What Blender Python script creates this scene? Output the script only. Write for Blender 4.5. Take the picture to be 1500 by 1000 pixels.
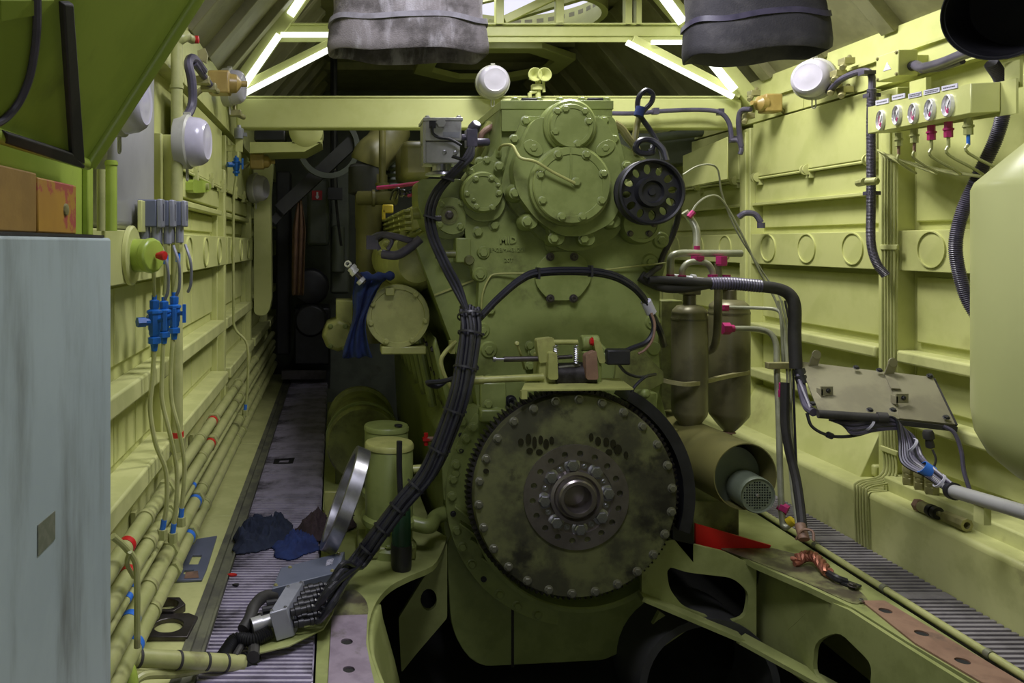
import bpy, bmesh, math, random
from mathutils import Vector, Matrix, geometry
random.seed(7)
for o in list(bpy.data.objects):
    bpy.data.objects.remove(o)
C = bpy.context.scene.collection
scene = bpy.context.scene
PI = math.pi

# ------------------------------------------------------------------ camera, world, lights, exposure
CAMZ = 1.25                      # eye height above the walkway gratings (z = 0)
F, U0, V0 = 1150.0, 490.0, 357.0 # focal length and vanishing point in 1500 x 1000 pixels
cam_d = bpy.data.cameras.new('camera')
cam_d.sensor_width = 36
cam_d.lens = F / 1500 * 36
cam_d.shift_x = (750 - U0) / 1500
cam_d.shift_y = -(500 - V0) / 1500
cam_d.clip_start = 0.05
cam = bpy.data.objects.new('camera', cam_d)
C.objects.link(cam)
cam.location = (0, 0, CAMZ)
cam.rotation_euler = (PI / 2, 0, 0)
scene.camera = cam

w = bpy.data.worlds.new('world')
scene.world = w
w.use_nodes = True
w.node_tree.nodes['Background'].inputs[0].default_value = (0.84, 0.83, 1.0, 1)
w.node_tree.nodes['Background'].inputs[1].default_value = 1.0

def area(name, loc, target, sx, sy, power, col, spread=None):
    d = bpy.data.lights.new(name, 'AREA')
    d.shape = 'RECTANGLE'; d.size = sx; d.size_y = sy
    d.energy = power; d.color = col
    if spread: d.spread = spread
    o = bpy.data.objects.new(name, d)
    C.objects.link(o)
    o.location = loc
    o.rotation_euler = (Vector(target) - Vector(loc)).to_track_quat('-Z', 'Y').to_euler()
    return o

# daylight falling through the open roof hatches
area('mid_hatch_daylight', (1.25, 3.45, 3.08), (1.80, 3.30, 0), 0.88, 0.60, 78, (1.0, 0.98, 0.96))
area('near_hatch_daylight', (0.45, 1.75, 2.845), (0.60, 2.10, 0), 0.78, 0.68, 38, (0.88, 0.87, 1.0))
area('far_hatch_daylight', (0.65, 4.64, 2.845), (0.45, 4.70, 0), 0.75, 0.14, 7, (0.95, 0.95, 1.0))

vs = scene.view_settings
scene.display_settings.display_device = 'sRGB'
vs.view_transform = 'Standard'
vs.look = 'None'
vs.gamma = 1
vs.use_curve_mapping = False
vs.exposure = 0.12

# ------------------------------------------------------------------ helpers
def P(u, v, Y):
    return Vector(((u - U0) / F * Y, Y, CAMZ + (V0 - v) / F * Y))
def G(u, v, z=0.0):
    return P(u, v, (CAMZ - z) * F / (v - V0))
def PX(u, v, x):                 # the point of the upright plane x = const
    return P(u, v, x * F / (u - U0))
def S(px, Y):
    return px / F * Y
def V(*a):
    return Vector(a)

ZAX = Vector((0, 0, 1))
def rot_to(axis):
    return ZAX.rotation_difference(Vector(axis).normalized()).to_matrix()

def spline(pts, n=6):
    pts = [Vector(p) for p in pts]
    if len(pts) < 3: return pts
    out = []
    e = [2 * pts[0] - pts[1]] + pts + [2 * pts[-1] - pts[-2]]
    for i in range(1, len(e) - 2):
        a, b, c, d = e[i - 1:i + 3]
        for k in range(n):
            t = k / n
            out.append(0.5 * ((2 * b) + (c - a) * t + (2 * a - 5 * b + 4 * c - d) * t * t + (3 * b - a - 3 * c + d) * t ** 3))
    out.append(pts[-1])
    return out

class B:
    def __init__(s):
        s.bm = bmesh.new()
    def face(s, vs_):
        try: return s.bm.faces.new(vs_)
        except ValueError: return None
    def box(s, a, b):
        x0, y0, z0 = a; x1, y1, z1 = b
        v = [s.bm.verts.new(p) for p in ((x0,y0,z0),(x1,y0,z0),(x1,y1,z0),(x0,y1,z0),(x0,y0,z1),(x1,y0,z1),(x1,y1,z1),(x0,y1,z1))]
        for f in ((3,2,1,0),(4,5,6,7),(0,1,5,4),(1,2,6,5),(2,3,7,6),(3,0,4,7)): s.face([v[i] for i in f])
        return s
    def obox(s, c, size, rot=None):
        c = Vector(c); h = Vector(size) / 2
        R = rot if rot is not None else Matrix.Identity(3)
        v = [s.bm.verts.new(c + R @ Vector((sx*h.x, sy*h.y, sz*h.z))) for sz in (-1,1) for sx, sy in ((-1,-1),(1,-1),(1,1),(-1,1))]
        for f in ((3,2,1,0),(4,5,6,7),(0,1,5,4),(1,2,6,5),(2,3,7,6),(3,0,4,7)): s.face([v[i] for i in f])
        return s
    def bar(s, p0, p1, wa, wb, up=(0,0,1)):
        """rectangular bar from p0 to p1, wa wide across, wb along up"""
        p0, p1 = Vector(p0), Vector(p1)
        d = (p1 - p0).normalized(); u = Vector(up); a = d.cross(u).normalized(); u = a.cross(d).normalized()
        v = []
        for p in (p0, p1):
            for i, j in ((-1,-1),(1,-1),(1,1),(-1,1)): v.append(s.bm.verts.new(p + a*i*wa/2 + u*j*wb/2))
        for f in ((3,2,1,0),(4,5,6,7),(0,1,5,4),(1,2,6,5),(2,3,7,6),(3,0,4,7)): s.face([v[i] for i in f])
        return s
    def lathe(s, o, axis, prof, n=24, a0=0.0, a1=2*PI):
        """prof: list of (radius, height along axis)"""
        o = Vector(o); R = rot_to(axis); full = abs(a1 - a0 - 2*PI) < 1e-5
        m = n if full else n + 1
        rings = []
        for r, h in prof:
            if r < 1e-6: rings.append([s.bm.verts.new(o + R @ Vector((0,0,h)))])
            else: rings.append([s.bm.verts.new(o + R @ Vector((r*math.cos(a0+(a1-a0)*k/n), r*math.sin(a0+(a1-a0)*k/n), h))) for k in range(m)])
        for A, Bq in zip(rings, rings[1:]):
            for k in range(n):
                k2 = (k + 1) % m
                if len(A) == 1 and len(Bq) == 1: continue
                if len(A) == 1: s.face([A[0], Bq[k], Bq[k2]])
                elif len(Bq) == 1: s.face([A[k], A[k2], Bq[0]])
                else: s.face([A[k], A[k2], Bq[k2], Bq[k]])
        return s
    def cyl(s, p0, p1, r, r2=None, n=20):
        p0, p1 = Vector(p0), Vector(p1); L = (p1 - p0).length
        r2 = r if r2 is None else r2
        return s.lathe(p0, p1 - p0, [(0,0),(r,0),(r2,L),(0,L)], n)
    def hexn(s, p0, p1, r):
        return s.cyl(p0, p1, r, n=6)
    def tube(s, pts, r, n=8, sm=6, rf=None):
        pts = spline(pts, sm) if sm else [Vector(p) for p in pts]
        m = len(pts); rings = []; nrm = None
        for i, p in enumerate(pts):
            t = (pts[min(i+1, m-1)] - pts[max(i-1, 0)]).normalized()
            if nrm is None: nrm = t.orthogonal().normalized()
            nrm = (nrm - t * nrm.dot(t)).normalized(); bn = t.cross(nrm)
            rr = rf(i / (m - 1)) * r if rf else r
            rings.append([s.bm.verts.new(p + (nrm*math.cos(2*PI*k/n) + bn*math.sin(2*PI*k/n)) * rr) for k in range(n)])
        for A, Bq in zip(rings, rings[1:]):
            for k in range(n): s.face([A[k], A[(k+1)%n], Bq[(k+1)%n], Bq[k]])
        s.face(rings[0][::-1]); s.face(rings[-1])
        return s
    def plate(s, outer, ext, holes=()):
        """flat polygon of 3-D points (with holes), extruded by the vector ext"""
        loops = [[Vector(p) for p in l] for l in [outer] + list(holes)]
        ext = Vector(ext)
        tris = geometry.tessellate_polygon(loops)
        flat = [p for l in loops for p in l]
        fv = [s.bm.verts.new(p) for p in flat]; bv = [s.bm.verts.new(p + ext) for p in flat]
        for t in tris:
            s.face([fv[i] for i in t]); s.face([bv[i] for i in reversed(t)])
        k = 0
        for l in loops:
            n = len(l)
            for i in range(n): s.face([fv[k+i], fv[k+(i+1)%n], bv[k+(i+1)%n], bv[k+i]])
            k += n
        return s

def ring_pts(c, r, n, ax=(1,0,0), ay=(0,0,1), ry=None):
    c = Vector(c); ax = Vector(ax); ay = Vector(ay); ry = ry or r
    return [c + ax*r*math.cos(2*PI*k/n) + ay*ry*math.sin(2*PI*k/n) for k in range(n)]

def rounded(poly, r, n=4):
    """round the corners of a 2-D polygon of pixel points"""
    out = []; m = len(poly)
    for i in range(m):
        p = Vector(poly[i]); a = Vector(poly[i-1]) - p; b = Vector(poly[(i+1) % m]) - p
        rr = min(r, a.length * .45, b.length * .45)
        s_, e = p + a.normalized()*rr, p + b.normalized()*rr
        for k in range(n + 1):
            t = k / n
            out.append(s_*(1-t)**2 + p*2*t*(1-t) + e*t*t)
    return out

def fplate(b, poly, Y, depth, r=0, holes=()):
    """plate facing the camera end of the room: pixel outline at depth Y, thickness running away"""
    q = rounded(poly, r) if r else poly
    b.plate([P(p[0], p[1], Y) for p in q], (0, depth, 0), holes)
    return b

ORG = {}
def wpos(o):
    return ORG.get(o.name, Vector((0,0,0)))

def finish(bm, sharp=0.6):
    bmesh.ops.recalc_face_normals(bm, faces=bm.faces)
    for f in bm.faces: f.smooth = True
    for e in bm.edges:
        if len(e.link_faces) == 2:
            if e.calc_face_angle(0) > sharp: e.smooth = False
def mk(name, b, mat, parent=None, bevel=0, sub=0, sharp=0.6, seg=2, solid=0):
    finish(b.bm, sharp)
    me = bpy.data.meshes.new(name)
    vs_ = b.bm.verts
    lo = Vector([min(v.co[i] for v in vs_) for i in range(3)]); hi = Vector([max(v.co[i] for v in vs_) for i in range(3)])
    c = (lo + hi) / 2
    if parent is None: c.z = lo.z
    bmesh.ops.translate(b.bm, verts=b.bm.verts, vec=-c)
    b.bm.to_mesh(me); b.bm.free()
    me.materials.append(MAT[mat])
    o = bpy.data.objects.new(name, me); C.objects.link(o)
    ORG[o.name] = c
    if parent is not None:
        o.parent = parent; o.location = c - wpos(parent)
    else: o.location = c
    if solid:
        m = o.modifiers.new('solid', 'SOLIDIFY'); m.thickness = solid
    if bevel:
        m = o.modifiers.new('bevel', 'BEVEL'); m.width = bevel; m.segments = seg; m.limit_method = 'ANGLE'; m.angle_limit = 0.6
    if sub:
        m = o.modifiers.new('sub', 'SUBSURF'); m.levels = sub; m.render_levels = sub
    return o
def tag(o, label, cat, group=None):
    o['label'] = label; o['category'] = cat
    if group: o['group'] = group
    return o
def thing(name, label, cat, loc, group=None):
    o = bpy.data.objects.new(name, None); C.objects.link(o)
    o.empty_display_size = 0.05
    o.location = loc; ORG[o.name] = Vector(loc)
    return tag(o, label, cat, group)
def struct(o, label=None):
    o['kind'] = 'structure'
    if label: o['label'] = label
    return o

MESH = {}
def shared(key, build, mat):
    k = (key, mat)
    if k not in MESH:
        b = B(); build(b); finish(b.bm)
        me = bpy.data.meshes.new(key); b.bm.to_mesh(me); b.bm.free()
        me.materials.append(MAT[mat]); MESH[k] = me
    return MESH[k]
def inst(name, key, build, mat, parent, loc, scale=1.0, axis=None):
    o = bpy.data.objects.new(name, shared(key, build, mat)); C.objects.link(o)
    loc = Vector(loc); ORG[o.name] = loc
    o.parent = parent
    o.location = loc - (wpos(parent) if parent else Vector((0,0,0)))
    o.scale = (scale,)*3 if not hasattr(scale, '__len__') else scale
    if axis is not None: o.rotation_euler = rot_to(axis).to_euler()
    return o
def b_bolt(b):       # hexagon bolt head on a washer, axis +z, radius about 1
    b.lathe((0,0,0), (0,0,1), [(1.32,0),(1.32,.16),(1.25,.2),(0,.2)], 14)
    b.lathe((0,0,.18), (0,0,1), [(1,0),(1,.5),(.84,.66),(0,.7)], 6)
def b_sock(b):       # socket screw
    b.lathe((0,0,0), (0,0,1), [(1.5,0),(1.5,.2),(1,.2),(1,.75),(.9,.85),(.5,.85),(.5,.4),(0,.4)], 12)
def b_nut(b):
    b.lathe((0,0,0), (0,0,1), [(.55,0),(1,0),(1,.7),(.9,.8),(.55,.8),(.55,0)], 6)
def b_stud(b):
    b.lathe((0,0,0), (0,0,1), [(1.6,0),(1.6,.2),(1.1,.22),(1.1,.7),(.6,.75),(.6,1.3),(0,1.35)], 6)
def bolt(parent, p, r, mat='engine', axis=(0,-1,0), kind='bolt'):
    f = {'bolt': b_bolt, 'socket_screw': b_sock, 'nut': b_nut, 'stud': b_stud}[kind]
    return inst(kind, 'm_' + kind, f, mat, parent, p, r, axis)
def bolts(parent, pts, Y, rpx, mat='engine', kind='bolt'):
    for (u, v) in pts: bolt(parent, P(u, v, Y), S(rpx, Y), mat, kind=kind)

# ------------------------------------------------------------------ materials (procedural)
MAT = {}
def mat(name, col, col2=None, rough=0.5, metal=0.0, scale=6.0, mixlo=.42, mixhi=.62, grime=None, gs=3.0, glo=.58, ghi=.75, bump=0.0, bscale=60.0, emit=None, es=0.0, trans=0, alpha=1, streak=1.0):
    m = bpy.data.materials.new(name); m.use_nodes = True
    nt = m.node_tree; bs = nt.nodes['Principled BSDF']; L = nt.links.new
    bs.inputs['Roughness'].default_value = rough; bs.inputs['Metallic'].default_value = metal
    tc = nt.nodes.new('ShaderNodeTexCoord')
    def noise(sc, det=6, vec=None, off=0):
        mp = nt.nodes.new('ShaderNodeMapping'); mp.inputs['Location'].default_value = (off, off*.7, off*1.3)
        mp.inputs['Scale'].default_value = (1, 1, vec or 1)
        L(tc.outputs['Object'], mp.inputs[0])
        n = nt.nodes.new('ShaderNodeTexNoise'); n.inputs['Scale'].default_value = sc; n.inputs['Detail'].default_value = det
        n.inputs['Roughness'].default_value = .62
        L(mp.outputs[0], n.inputs['Vector']); return n.outputs['Fac']
    def mapr(src, lo, hi, amt=1.0):
        r = nt.nodes.new('ShaderNodeMapRange'); r.inputs['From Min'].default_value = lo; r.inputs['From Max'].default_value = hi
        r.inputs['To Max'].default_value = amt; r.interpolation_type = 'SMOOTHSTEP'; L(src, r.inputs['Value']); return r.outputs[0]
    def mix(fac, a, b):
        x = nt.nodes.new('ShaderNodeMix'); x.data_type = 'RGBA'; L(fac, x.inputs['Factor'])
        for s_, q in ((6, a), (7, b)):
            if isinstance(q, tuple): x.inputs[s_].default_value = (*q, 1)
            else: L(q, x.inputs[s_])
        return x.outputs[2]
    cur = col
    if col2: cur = mix(mapr(noise(scale), mixlo, mixhi), col, col2)
    if grime:
        g = mapr(noise(gs, 9, streak, 3.1), glo, ghi, grime[1])
        cur = mix(g, cur, grime[0])
    if isinstance(cur, tuple): bs.inputs['Base Color'].default_value = (*cur, 1)
    else: L(cur, bs.inputs['Base Color'])
    if bump:
        bp = nt.nodes.new('ShaderNodeBump'); bp.inputs['Strength'].default_value = bump; bp.inputs['Distance'].default_value = .004
        L(noise(bscale, 4), bp.inputs['Height']); L(bp.outputs[0], bs.inputs['Normal'])
    if emit:
        bs.inputs['Emission Color'].default_value = (*emit, 1); bs.inputs['Emission Strength'].default_value = es
    if trans:
        bs.inputs['Transmission Weight'].default_value = trans
    MAT[name] = m
    return m
DG = (.030, .028, .012)
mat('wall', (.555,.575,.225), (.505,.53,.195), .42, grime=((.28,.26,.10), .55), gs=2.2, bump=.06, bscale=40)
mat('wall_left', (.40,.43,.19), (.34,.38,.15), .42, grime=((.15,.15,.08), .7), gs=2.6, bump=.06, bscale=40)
mat('ledge', (.555,.57,.24), (.47,.49,.195), .42, grime=((.22,.20,.09), .7), gs=5, bump=.06)
mat('roof', (.24,.235,.125), (.19,.185,.095), .45, grime=((.12,.11,.05), .6), gs=2, bump=.05)
mat('truss', (.56,.59,.24), (.52,.55,.21), .38, grime=((.3,.3,.1), .4), gs=3)
mat('engine', (.23,.275,.085), (.19,.23,.066), .34, scale=9, grime=((.06,.06,.022), .85), gs=5, glo=.56, ghi=.78, bump=.10, bscale=55)
mat('engine_dirty', (.20,.225,.065), (.13,.14,.045), .45, scale=8, grime=(DG, .9), gs=6, glo=.48, ghi=.72, bump=.12)
mat('engine_pale', (.38,.39,.13), (.30,.315,.10), .38, scale=7, grime=((.10,.09,.035), .7), gs=6, bump=.08)
mat('sump', (.165,.19,.045), (.14,.165,.04), .42, scale=4, grime=(DG, .75), gs=4, streak=.25, glo=.55, ghi=.7, bump=.06)
mat('frame', (.30,.33,.12), (.24,.27,.09), .45, grime=((.05,.045,.03), .8), gs=4, glo=.55, ghi=.75, bump=.08)
mat('hood', (.35,.46,.07), (.29,.39,.055), .34, scale=4, grime=((.10,.11,.03), .6), gs=3.5, bump=.05)
mat('pipe', (.40,.41,.17), (.33,.35,.13), .38, scale=9, grime=((.14,.13,.06), .6), gs=8)
mat('cabinet', (.42,.50,.50), (.38,.455,.46), .45, scale=2.5, grime=((.10,.10,.075), .95), gs=3.4, streak=.22, glo=.50, ghi=.74, bump=.03)
mat('oil_stain', (.07,.06,.04), (.20,.205,.09), .35, scale=9)
mat('sticker', (.15,.165,.11), (.19,.20,.14), .5, scale=60)
mat('timber', (.32,.19,.04), (.25,.145,.03), .6, scale=5, grime=((.12,.08,.03), .7), gs=6, bump=.1)
mat('timber_end', (.44,.24,.03), (.40,.21,.03), .55, scale=8, grime=((.38,.06,.06), .9), gs=11, glo=.52, ghi=.57)
mat('black', (.012,.012,.015), (.02,.02,.024), .42, scale=10, bump=.05)
mat('cable', (.012,.012,.018), (.018,.018,.026), .32, scale=12)
mat('conduit', (.085,.076,.115), (.055,.05,.078), .38, scale=12)
mat('rubber', (.02,.019,.018), (.035,.033,.03), .65, scale=8, bump=.1)
mat('canvas', (.20,.18,.175), (.07,.062,.057), .85, scale=7, grime=((.42,.40,.41), .7), gs=11, glo=.50, ghi=.66, streak=.3, bump=.5, bscale=220)
mat('canvas_seam', (.24,.23,.25), (.18,.17,.18), .8, scale=20)
mat('canvas_dark', (.04,.038,.042), (.09,.085,.085), .75, scale=5, grime=((.17,.165,.17), .6), gs=7, bump=.4, bscale=200)
mat('grating', (.50,.46,.58), (.34,.31,.39), .5, .35, scale=7, grime=((.03,.028,.03), .85), gs=5, glo=.5, ghi=.68, bump=.1)
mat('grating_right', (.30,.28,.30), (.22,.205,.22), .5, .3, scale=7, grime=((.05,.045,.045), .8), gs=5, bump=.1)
mat('kerb_metal', (.18,.185,.12), (.11,.11,.085), .5, .2, scale=8, grime=((.04,.04,.03), .8), gs=5)
mat('steel', (.42,.42,.45), (.30,.30,.33), .28, .9, scale=8)
mat('steel_dark', (.11,.10,.095), (.07,.062,.058), .42, .8, scale=9, grime=((.09,.035,.02), .5), gs=9)
mat('hub_steel', (.30,.27,.265), (.22,.195,.19), .30, .85, scale=5)
mat('alu', (.50,.50,.50), (.40,.40,.41), .36, .45, scale=7, grime=((.12,.11,.10), .6), gs=7)
mat('flywheel', (.15,.16,.065), (.055,.055,.032), .45, .15, scale=4.5, mixlo=.38, mixhi=.60, grime=((.016,.015,.012), .9), gs=6, glo=.50, ghi=.66, bump=.12, bscale=30)
mat('grease', (.016,.015,.008), None, .25)
mat('ringgear', (.02,.018,.016), (.05,.046,.045), .4, .6, scale=14)
mat('bolt_metal', (.26,.26,.20), (.16,.16,.12), .35, .7, scale=30)
mat('blue_paint', (.01,.12,.45), (.012,.10,.36), .38, scale=14)
mat('blue_band', (.03,.16,.60), None, .45)
mat('red_paint', (.50,.012,.012), (.42,.01,.012), .4, scale=10)
mat('red_panel', (.62,.012,.008), (.55,.01,.008), .45, scale=6)
mat('magenta', (.42,.02,.15), (.34,.015,.10), .45, scale=18)
mat('grey_box', (.13,.145,.20), (.11,.125,.175), .38, scale=6)
mat('grey_light', (.30,.31,.36), (.24,.25,.29), .36, .2, scale=10)
mat('lamp_base', (.42,.42,.36), (.36,.36,.30), .4, scale=12)
mat('dome', (.52,.50,.585), (.47,.45,.53), .22, scale=5)
mat('amber', (.40,.29,.09), (.34,.24,.07), .35, scale=12)
mat('white', (.80,.79,.80), None, .35)
mat('gauge_face', (.82,.80,.82), (.85,.55,.60), .4, scale=30, mixlo=.5, mixhi=.7)
mat('chrome', (.74,.74,.77), None, .28, .45)
mat('label_print', (.56,.55,.66), (.16,.16,.20), .5, scale=170, mixlo=.50, mixhi=.56)
mat('label_plain', (.56,.55,.66), None, .5)
mat('print_dark', (.06,.06,.08), None, .5)
mat('rag_navy', (.010,.016,.036), (.016,.024,.05), .9, scale=20, bump=.3)
mat('rag_blue', (.012,.028,.12), (.010,.02,.085), .9, scale=20, bump=.3)
mat('rag_brown', (.035,.020,.022), (.025,.014,.016), .9, scale=20, bump=.3)
mat('cloth_tan', (.20,.115,.065), (.15,.085,.05), .9, scale=8, bump=.3)
mat('copper', (.42,.17,.11), (.28,.10,.06), .38, .6, scale=40)
mat('rust', (.26,.155,.10), (.20,.115,.075), .6, scale=8, grime=((.07,.05,.04), .7), gs=8, bump=.1)
mat('pad', (.33,.27,.33), (.25,.20,.25), .5, .3, scale=9, grime=((.10,.09,.06), .7), gs=9)
mat('bottle', (.16,.15,.075), (.10,.093,.05), .38, .2, scale=5, grime=((.03,.027,.018), .8), gs=4, streak=.4)
mat('manifold', (.33,.34,.24), (.26,.27,.18), .35, .3, scale=14)
mat('tank', (.58,.61,.26), (.54,.57,.24), .32, scale=1.5)
mat('tan_brass', (.34,.32,.15), (.26,.245,.11), .4, .3, scale=16)
mat('dark_void', (.010,.010,.009), (.016,.016,.013), .8, scale=3)
mat('dark_steel', (.035,.035,.034), (.05,.052,.048), .6, scale=4)
mat('grey_green', (.10,.115,.085), (.07,.08,.06), .5, scale=3, grime=(DG, .7), gs=3)
mat('olive', (.165,.155,.05), (.12,.115,.04), .42, scale=4, grime=(DG, .6), gs=4)
mat('pump_green', (.155,.185,.13), (.13,.155,.11), .42, scale=6)
mat('dark_green', (.012,.06,.03), (.01,.045,.024), .4)
mat('yellow_plastic', (.55,.42,.02), None, .4)
mat('panel_grey', (.26,.245,.16), (.20,.185,.125), .42, .2, scale=4, grime=((.09,.08,.06), .7), gs=5)
mat('skylight', (.8,.8,.9), None, .5, emit=(.86,.84,1.0), es=1.6)
mat('led', (.9,.9,.9), None, .4, emit=(.95,1.0,.90), es=1.25)  # emission paints in the brightness of the overexposed truss edges
mat('pale_tank', (.42,.42,.41), (.36,.36,.35), .3, .2, scale=3)
# ------------------------------------------------------------------ the setting
XL, XR = -0.66, 2.44            # skins of the side walls
CZ = CAMZ
# pit floor
b = B(); b.box((-.8, -1.0, -.80), (2.6, 8.4, -.74))
struct(mk('floor', b, 'dark_steel'))
# left floor plate beside the walkway, kerb channel
b = B()
for i in range(5):
    b.box((XL, 1.0 + i*1.3, -.03), (-.467, 1.0 + i*1.3 + 1.296, .004))
struct(mk('floor', b, 'ledge', bevel=.002))
b = B(); b.box((-.466, .9, -.03), (-.44, 7.4, .012)).box((-.44, .9, -.03), (-.402, 7.4, -.004)).box((-.406, .9, -.03), (-.398, 7.4, .008))
struct(mk('trim_1', b, 'kerb_metal'))

def plank(b, x0, x1, y0, y1, pitch, ridge):
    b.box((x0, y0, -.035), (x1, y1, -.008))
    n = max(1, int((y1 - y0) / pitch)); p = (y1 - y0) / n
    for k in range(n): b.box((x0 + .004, y0 + k*p + .004, -.010), (x1 - .004, y0 + k*p + .004 + ridge, .004))
b = B(); b.box((-.39, 1.2, -.09), (-.36, 7.1, -.036)).box((-.11, 1.2, -.09), (-.08, 7.1, -.036))
fl = struct(mk('floor', b, 'dark_steel'), 'walkway of ridged grating planks beside the engine')
y = 1.30
while y < 6.9:
    b = B(); plank(b, -.397, -.062, y, y + .476, .0225, .011); mk('plank', b, 'grating', fl); y += .48
# one raised landing at the far end of the walkway
b = B(); b.box((-.40, 7.05, -.05), (-.04, 8.2, .12)); struct(mk('trim_2', b, 'dark_steel'))
b = B(); b.box((2.0, 1.2, -.09), (2.03, 6, -.036)).box((2.15, 1.2, -.09), (2.18, 6, -.036))
fr = struct(mk('floor', b, 'dark_steel'), 'narrow ridged grating along the right wall')
y = 1.2
while y < 5.8:
    b = B(); plank(b, 1.985, 2.19, y, y + .53, .027, .014)
    b.box((1.989, y + .49, -.008), (2.186, y + .532, .0045)); mk('plank', b, 'grating_right', fr); y += .54

# ---- walls
def disc(parent, x, y, z, r, side):
    b = B(); b.lathe((x, y, z), (side, 0, 0), [(0,0),(r*.93,0),(r*.93,.006),(r,.006),(r,-.008)], 28)
    d = mk('cover_disc', b, 'wall', parent)
    return d
# right wall
b = B(); b.box((XR, -1.0, -.75), (XR + .04, 8.3, CZ + .93))
wr = struct(mk('wall_right', b, 'wall'))
post_r = [1.75, 3.30, 4.47, 5.65, 6.85]
for yp in post_r:
    b = B(); b.box((2.365, yp, .2), (XR + .002, yp + .115, CZ + .66)); b.box((2.355, yp + .03, .2), (2.37, yp + .085, CZ + .64))
    mk('post', b, 'wall', wr, bevel=.004)
for i in range(len(post_r)):
    y0 = post_r[i] + .118; y1 = (post_r[i+1] if i + 1 < len(post_r) else 8.2) - .003
    b = B(); b.box((2.372, y0, CZ - .112), (2.41, y1, CZ + .055)); b.box((2.41, y0, CZ + .05), (XR + .002, y1, CZ + .055)); st = mk('strip', b, 'wall', wr, bevel=.003)
    n = 3 if i else 4
    for k in range(n):
        disc(wr, 2.371, y0 + (k + .5) * (y1 - y0) / n, CZ - .022, .074, -1)
    for z0 in (-.445, -.70, -.965):
        b = B(); b.box((2.352, y0, CZ + z0 - .052), (XR + .002, y1, CZ + z0)); mk('ledge', b, 'ledge', wr, bevel=.010, seg=3)
    # inner recessed sheet of the bay
    if i: b = B(); b.box((2.425, y0 + .03, CZ + .09), (2.4395, y1 - .02, CZ + .215)); mk('panel', b, 'wall', wr, bevel=.004)
    for zz in (-.42, -.68, -.93):
        b = B(); b.box((2.422, y0 + .035, CZ + zz + .01), (2.4395, y1 - .03, CZ + zz + .185 + (.10 if zz == -.42 else 0))); mk('panel', b, 'wall', wr, bevel=.006)
    if i == 0:
        b = B(); b.box((2.425, y0 + .03, CZ + .09), (2.4395, y1 - .02, CZ + .60)); mk('panel', b, 'wall', wr, bevel=.010)
        continue
    b = B(); b.box((2.375, y0, CZ + .215), (XR + .002, y1, CZ + .232)); b.box((2.395, y0, CZ + .232), (XR + .002, y1, CZ + .36)); mk('ledge', b, 'wall', wr, bevel=.003)
# hinged doors of the upper wall
for (y0, y1) in ((3.43, 4.44), (4.60, 5.62), (5.8, 6.8)):
    b = B(); b.box((2.366, y0, CZ + .375), (2.392, y1, CZ + .675)); dr = mk('door_panel', b, 'wall', wr, bevel=.004)
    b = B(); b.cyl((2.372, y0, CZ + .366), (2.372, y1, CZ + .366), .007, n=8); mk('hinge_rod', b, 'wall', wr)
    for k in (.04, .5, .96):
        yy = y0 + (y1 - y0) * k
        b = B()
        for s_ in (-.012, .012):
            b.lathe((2.364, yy + s_, CZ + .372), (0,1,0), [(0,-.004),(.026,-.004),(.026,.004),(0,.004)], 14)
        b.box((2.37, yy - .02, CZ + .33), (2.396, yy + .02, CZ + .36)); mk('hinge', b, 'ledge', wr)
# fascia under the roof edge, in lengths
for i in range(6):
    y0 = 1.7 + i*1.15
    b = B(); b.plate([(2.385, y0, CZ + .69), (2.44, y0, CZ + .69), (2.44, y0, CZ + .93), (2.405, y0, CZ + .93)], (0, 1.142, 0)); mk('fascia', b, 'wall', wr)
    b = B(); b.box((2.375, y0, CZ + .80), (2.40, y0 + 1.146, CZ + .812)); mk('seam_bar', b, 'wall', wr)
# plinth on the right
b = B(); b.box((2.19, 1.0, -.09), (2.45, 8.2, CZ - 1.02)); p1 = struct(mk('baseboard_right', b, 'ledge', bevel=.022, seg=4))
b = B(); b.box((2.285, 1.0, CZ - 1.03), (2.44, 3.27, CZ - .965)); mk('step', b, 'ledge', p1, bevel=.008)
b = B(); b.plate([(2.30, 3.44, CZ - 1.03), (2.44, 3.44, CZ - 1.03), (2.44, 3.44, CZ - .80), (2.40, 3.44, CZ - .80)], (0, 4.7, 0)); mk('sloped_sheet', b, 'wall', p1, bevel=.004)

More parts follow.
